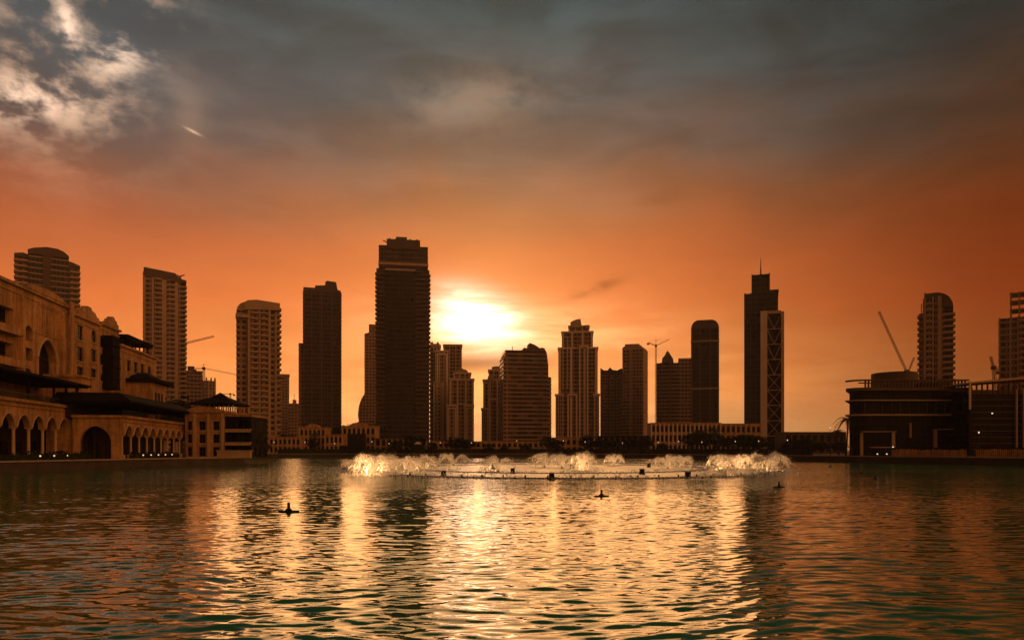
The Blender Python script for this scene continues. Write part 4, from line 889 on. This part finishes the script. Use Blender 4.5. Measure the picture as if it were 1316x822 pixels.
def ground_lamp(label, x, y, g):
    t = thing('bollard_lamp', label, 'lamp', (x, y, GZ), 0, g); mb = MB(); mb.cyl(0, 0, 0, .7, .12, .1, 8); mb.build('post', 'dark_metal', t); mb = MB(); mb.cyl(0, 0, .703, .95, .12, .12, 8); mb.build('lamp_glass', 'lamp', t)
for i in range(6):
    p_ = fr.o + TD * (xe - (i + .0) * 4.75) + ND * 3.6; ground_lamp('small lit bollard lamp at a column foot of the palace arcade', p_.x, p_.y, 'bollard lamps along the palace arcade')
for i in range(5):
    p_ = f2.o + TD * (i * 4.4) + ND * 3.4; ground_lamp('small lit bollard lamp at a column foot of the pavilion arcade', p_.x, p_.y, 'bollard lamps along the pavilion arcade')
for i, (px, py, Y, lb) in enumerate([(1273, 531, 195, 'bright white wall lamp on the striped mall wing'), (1126, 583, 203, 'left white lamp glowing at the mall ground floor'), (1138, 583, 203, 'right white lamp glowing at the mall ground floor'), (1146, 574, 203, 'white lamp under the mall entrance canopy')]):
    t = thing('wall_lamp', lb, 'lamp', (wx(px, Y), Y - .5, wz(py, Y))); mb = MB(); mb.box(-.12, .12, -.05, .49, -.05, .05); mb.build('bracket', 'dark_metal', t); mb = MB(); mb.cyl(0, -.2, -.15, .15, .19, .19, 8); mb.build('lamp_glass', 'lamp_white', t)

# ------------------------------------------------------------------ fountain
FC = Vector((8.5, 134)); FA, FB = 40.0, 52.0
def ring(name, label, fx, fy, r, z, zh, n_=120):
    t = thing(name, label, 'fountain', (FC.x, FC.y, 0)); mb = MB()
    for i in range(n_):
        a, b_ = 2 * math.pi * i / n_, 2 * math.pi * (i + 1) / n_
        A, B = (FA * fx * math.cos(a), FB * fy * math.sin(a)), (FA * fx * math.cos(b_), FB * fy * math.sin(b_)); k1 = 1 - r / 40
        mb.quad([(*A, z), (*B, z), (*B, zh), (*A, zh)]); mb.quad([(A[0] * k1, A[1] * k1, z), (A[0] * k1, A[1] * k1, zh), (B[0] * k1, B[1] * k1, zh), (B[0] * k1, B[1] * k1, z)]); mb.quad([(*A, zh), (*B, zh), (B[0] * k1, B[1] * k1, zh), (A[0] * k1, A[1] * k1, zh)])
    mb.build('pipe_rim', 'dark_metal', t); return t
mb = MB(); mb.quad([(FC.x + FA * .995 * math.cos(2 * math.pi * i / 96), FC.y + FB * .995 * math.sin(2 * math.pi * i / 96), .008) for i in range(96)]); tag(mb.build('water', 'rough_water'), kind='structure')
t1 = ring('fountain_ring', 'outer dark fountain ring rimming the bright water', 1, 1, .9, -.1, .16); t2 = ring('fountain_ring', 'inner dark fountain ring inside the outer one', .72, .62, .7, -.1, .12)
nz = MB()
for i in range(90):
    a = 2 * math.pi * i / 90; nz.cyl(FA * .99 * math.cos(a), FB * .99 * math.sin(a), .163, .45, .12, .08, 6)
nz.build('nozzles', 'dark_metal', t1)
def jet(label, px, base_py, hw_px, top_py, seed, dens=1.0, fan=1.0):
    Y = CAMH * F / (base_py - HZ); s_ = Y / F; X = wx(px, Y); t = thing('fountain_jet', label, 'fountain jet', (X, Y, 0), 0, 'jets of the lake fountain'); rnd = random.Random(seed)
    H_ = (base_py - top_py) * s_ * .88; Wd = hw_px * s_ * 1.12; mb = MB(); tt = [i / 16 for i in range(17)]
    streams = [(rnd.uniform(-1, 1), rnd.uniform(-.5, .5), rnd.uniform(.7, 1.0)) for _ in range(rnd.randint(3, 5))] + [(-.95, 0, .8), (.95, .1, .85)]
    for lean, ly, hs_ in streams:
        for _ in range(int(26 * dens)):
            ux = (lean + rnd.gauss(0, .13)) * Wd * 1.25; uy = (ly + rnd.gauss(0, .12)) * Wd; h_ = H_ * hs_ * rnd.uniform(.86, 1.06); pr = None; end_ = rnd.uniform(.62, 1.0); x0 = rnd.gauss(0, .05) * Wd; brk = rnd.uniform(.3, .9)
            for u_ in tt:
                u2 = u_ * end_; p_ = Vector((x0 + ux * u2, uy * u2, 4 * h_ * u2 * (1 - u2))) + Vector((rnd.gauss(0, 1), rnd.gauss(0, 1), rnd.gauss(0, 1))) * (.02 + .13 * u2)
                if p_.z < 0: p_.z = 0.02
                if pr is not None and rnd.random() < (.95 if u2 < brk else .55):
                    r_ = (.020 + .036 * u2) * rnd.uniform(.5, 1.3); mb.tube(pr, p_, r_, n=3)
                pr = p_
                if u2 > .35:                                          # drops shed along the stream
                    for _k in range(2):
                        c_ = p_ + Vector((rnd.gauss(0, 1), rnd.gauss(0, 1), rnd.gauss(-.4, 1))) * (.10 + .30 * u2); c_.z = max(.03, c_.z); l_ = rnd.uniform(.02, .07); d1 = Vector((rnd.gauss(0, 1), rnd.gauss(0, 1), rnd.gauss(0, 1))).normalized(); d2 = d1.orthogonal().normalized(); mb.quad([c_ - d1 * l_, c_ + d2 * l_, c_ + d1 * l_, c_ - d2 * l_])
    for _ in range(int(420 * dens)):                                  # loose drops and splash
        u_ = rnd.random(); p_ = Vector((rnd.gauss(0, .62) * Wd, rnd.gauss(0, .4) * Wd, abs(H_ * (1 - u_ * u_) * rnd.uniform(.2, 1.02)) * .6 if rnd.random() < .5 else rnd.uniform(0, .4)))
        l_ = rnd.uniform(.03, .10); d1 = Vector((rnd.gauss(0, 1), rnd.gauss(0, 1), rnd.gauss(0, 1))).normalized(); d2 = d1.orthogonal().normalized(); mb.quad([p_ - d1 * l_, p_ + d2 * l_, p_ + d1 * l_, p_ - d2 * l_])
    mb.build('spray', 'spray', t)
    ld = bpy.data.lights.new('fountain_lamp', 'SPOT'); ld.energy = 2000 * max(.7, dens) * (H_ / 3.0) ** 2; ld.color = (1, .50, .19); ld.shadow_soft_size = .3; ld.spot_size = R(150); ld.spot_blend = .6
    lo = bpy.data.objects.new('fountain_lamp', ld); col.objects.link(lo); lo.parent = t; lo.location = (0, -1.1 * Wd - .8, .12); lo.rotation_euler = (R(180 - 40), 0, 0)
    nb = MB(); nb.cyl(0, 0, -.2, .25, .3, .2, 8); nb.build('nozzle', 'dark_metal', t)
jets = [(478, 611, 20, 579, 'bushy jet at the left end of the fountain', 1.5), (494, 606, 15, 580, 'jet beside the leftmost bushy jet', 1.2), (528, 608, 24, 583, 'fan shaped jet below the tallest tower', 1.2), (549, 603, 10, 582, 'narrow jet right of the fan shaped jet', .8), (583, 598, 16, 580, 'low jet below the pale stepped tower', .6), (640, 606, 16, 584, 'thin jet in front of the narrow framed tower', .5),
        (700, 600, 18, 580, 'low wide jet left of the stepped tower', .7), (722, 601, 12, 581, 'small jet at the left foot of the stepped tower', .6), (748, 604, 14, 578, 'rounded jet below the stepped tower', 1.0), (789, 598, 10, 580, 'tiny jet below the pointed roof tower', .6), (858, 602, 16, 582, 'leaning jet below the crane', .8), (876, 600, 12, 582, 'jet right of the leaning jet', .7),
        (924, 604, 13, 580, 'left bushy jet near the right end', 1.0), (948, 602, 13, 580, 'middle bushy jet near the right end', 1.0), (968, 602, 12, 580, 'jet before the spire tower foot', .9), (990, 606, 20, 579, 'wide bushy jet at the right end of the fountain', 1.3), (935, 612, 8, 600, 'small cone jet in front of the bushy jets', .5)]
for i, (px, bp_, hw, tp, lb, dn) in enumerate(jets): jet(lb, px, bp_, hw, tp, 100 + i, dn)
# foam and splash along the rings
fm = MB(); rnd = random.Random(77)
for _ in range(21000):
    a = rnd.uniform(0, 2 * math.pi); kx = rnd.choice((1.0, 1.0, .72)); ky = 1.0 if kx == 1 else .62; g = rnd.gauss(0, .025)
    cl_ = .5 + .5 * math.sin(a * 23) * math.sin(a * 7 + 1)
    if rnd.random() > cl_ + .3: continue
    p_ = Vector((FC.x + FA * (kx + g) * math.cos(a), FC.y + FB * (ky + g) * math.sin(a), rnd.uniform(.03, .12 + 1.25 * cl_ * rnd.random() ** 2)))
    l_ = rnd.uniform(.04, .13); d1 = Vector((rnd.gauss(0, 1), rnd.gauss(0, 1), rnd.gauss(0, .5))).normalized(); d2 = d1.orthogonal().normalized(); fm.quad([p_ - d1 * l_, p_ + d2 * l_, p_ + d1 * l_, p_ - d2 * l_])
fo = fm.build('fountain_foam', 'spray'); tag(fo, 'pale foam and splashes along the fountain rings', 'foam', kind='stuff')
# equipment boxes on the rings
for px, py, lb in ((570, 609, 'black pump box below the pale stepped tower'), (659, 605, 'small black pump box near the middle of the rings'), (709, 613, 'largest black pump box on the front ring'), (825, 606, 'small black pump box below the hazy chamfered tower'), (884, 611, 'black pump box below the round topped tower'), (834, 597, 'tiny far black pump box'), (735, 599, 'tiny black pump box beside the rounded jet'), (634, 599, 'tiny black pump box left of the middle')):
    Y = CAMH * F / (py + 3 - HZ); t = thing('pump_box', lb, 'pump box', (wx(px, Y), Y, 0), 0, 'black pump boxes on the fountain rings'); mb = MB(); mb.box(-.3, .3, -.3, .3, .18, .72); mb.box(-.34, .34, -.34, .34, .723, .78); mb.build('housing', 'black', t); mb = MB(); mb.box(-.42, .42, -.42, .42, -.15, .177); mb.build('float', 'dark_metal', t)
# floating nozzles
for px, py, sc, lb in ((371, 658, 1.0, 'dark winged float with upright nozzle on the open water at left'), (773, 638, 1.0, 'dark winged float with upright nozzle in front of the fountain'), (1001, 626, 1.0, 'dark winged float with upright nozzle near the spire reflection'), (1067, 600, .8, 'small dark float at the foot of the tall quay lamp'), (1108, 608, .9, 'small dark float on the dark water before the mall'), (1125, 615, .9, 'second small dark float before the mall, nearer the viewer')):
    Y = CAMH * F / (py - HZ); t = thing('floating_nozzle', lb, 'floating nozzle', (wx(px, Y), Y, 0), .2, 'floating nozzles on the lake'); w_ = .62 * sc if py > 620 else .36
    mb = MB(); mb.prism([(-w_, -.05), (-w_ * .45, -.2), (w_ * .45, -.2), (w_, -.05), (w_, .05), (w_ * .45, .2), (-w_ * .45, .2), (-w_, .05)], -.08, .10, 0, [(-w_ * .9, -.03), (-w_ * .4, -.13), (w_ * .4, -.13), (w_ * .9, -.03), (w_ * .9, .03), (w_ * .4, .13), (-w_ * .4, .13), (-w_ * .9, .03)]); mb.cyl(0, 0, .10, .22, .22, .12, 10); mb.build('float', 'black', t)
    mb = MB(); mb.cyl(0, 0, .22, .48, .09, .075, 8); mb.cyl(0, 0, .48, .56, .11, .05, 8); mb.build('nozzle', 'dark_metal', t)

# ------------------------------------------------------------------ evening haze
HAZE = 0.00009
m = bpy.data.materials.new('haze'); m.use_nodes = True; q = NT(m.node_tree); q.n.clear(); pv = q.node('ShaderNodeVolumePrincipled'); pv.inputs['Density'].default_value = HAZE; pv.inputs['Color'].default_value = (.92, .85, .78, 1); pv.inputs['Anisotropy'].default_value = .5
mo = q.node('ShaderNodeOutputMaterial'); q.l.new(pv.outputs[0], mo.inputs['Volume']); MT['haze'] = m
mb = MB(); mb.box(-6100, 6100, -6200, 6100, -2.2, 235); hz = mb.build('haze', 'haze'); tag(hz, kind='stuff')
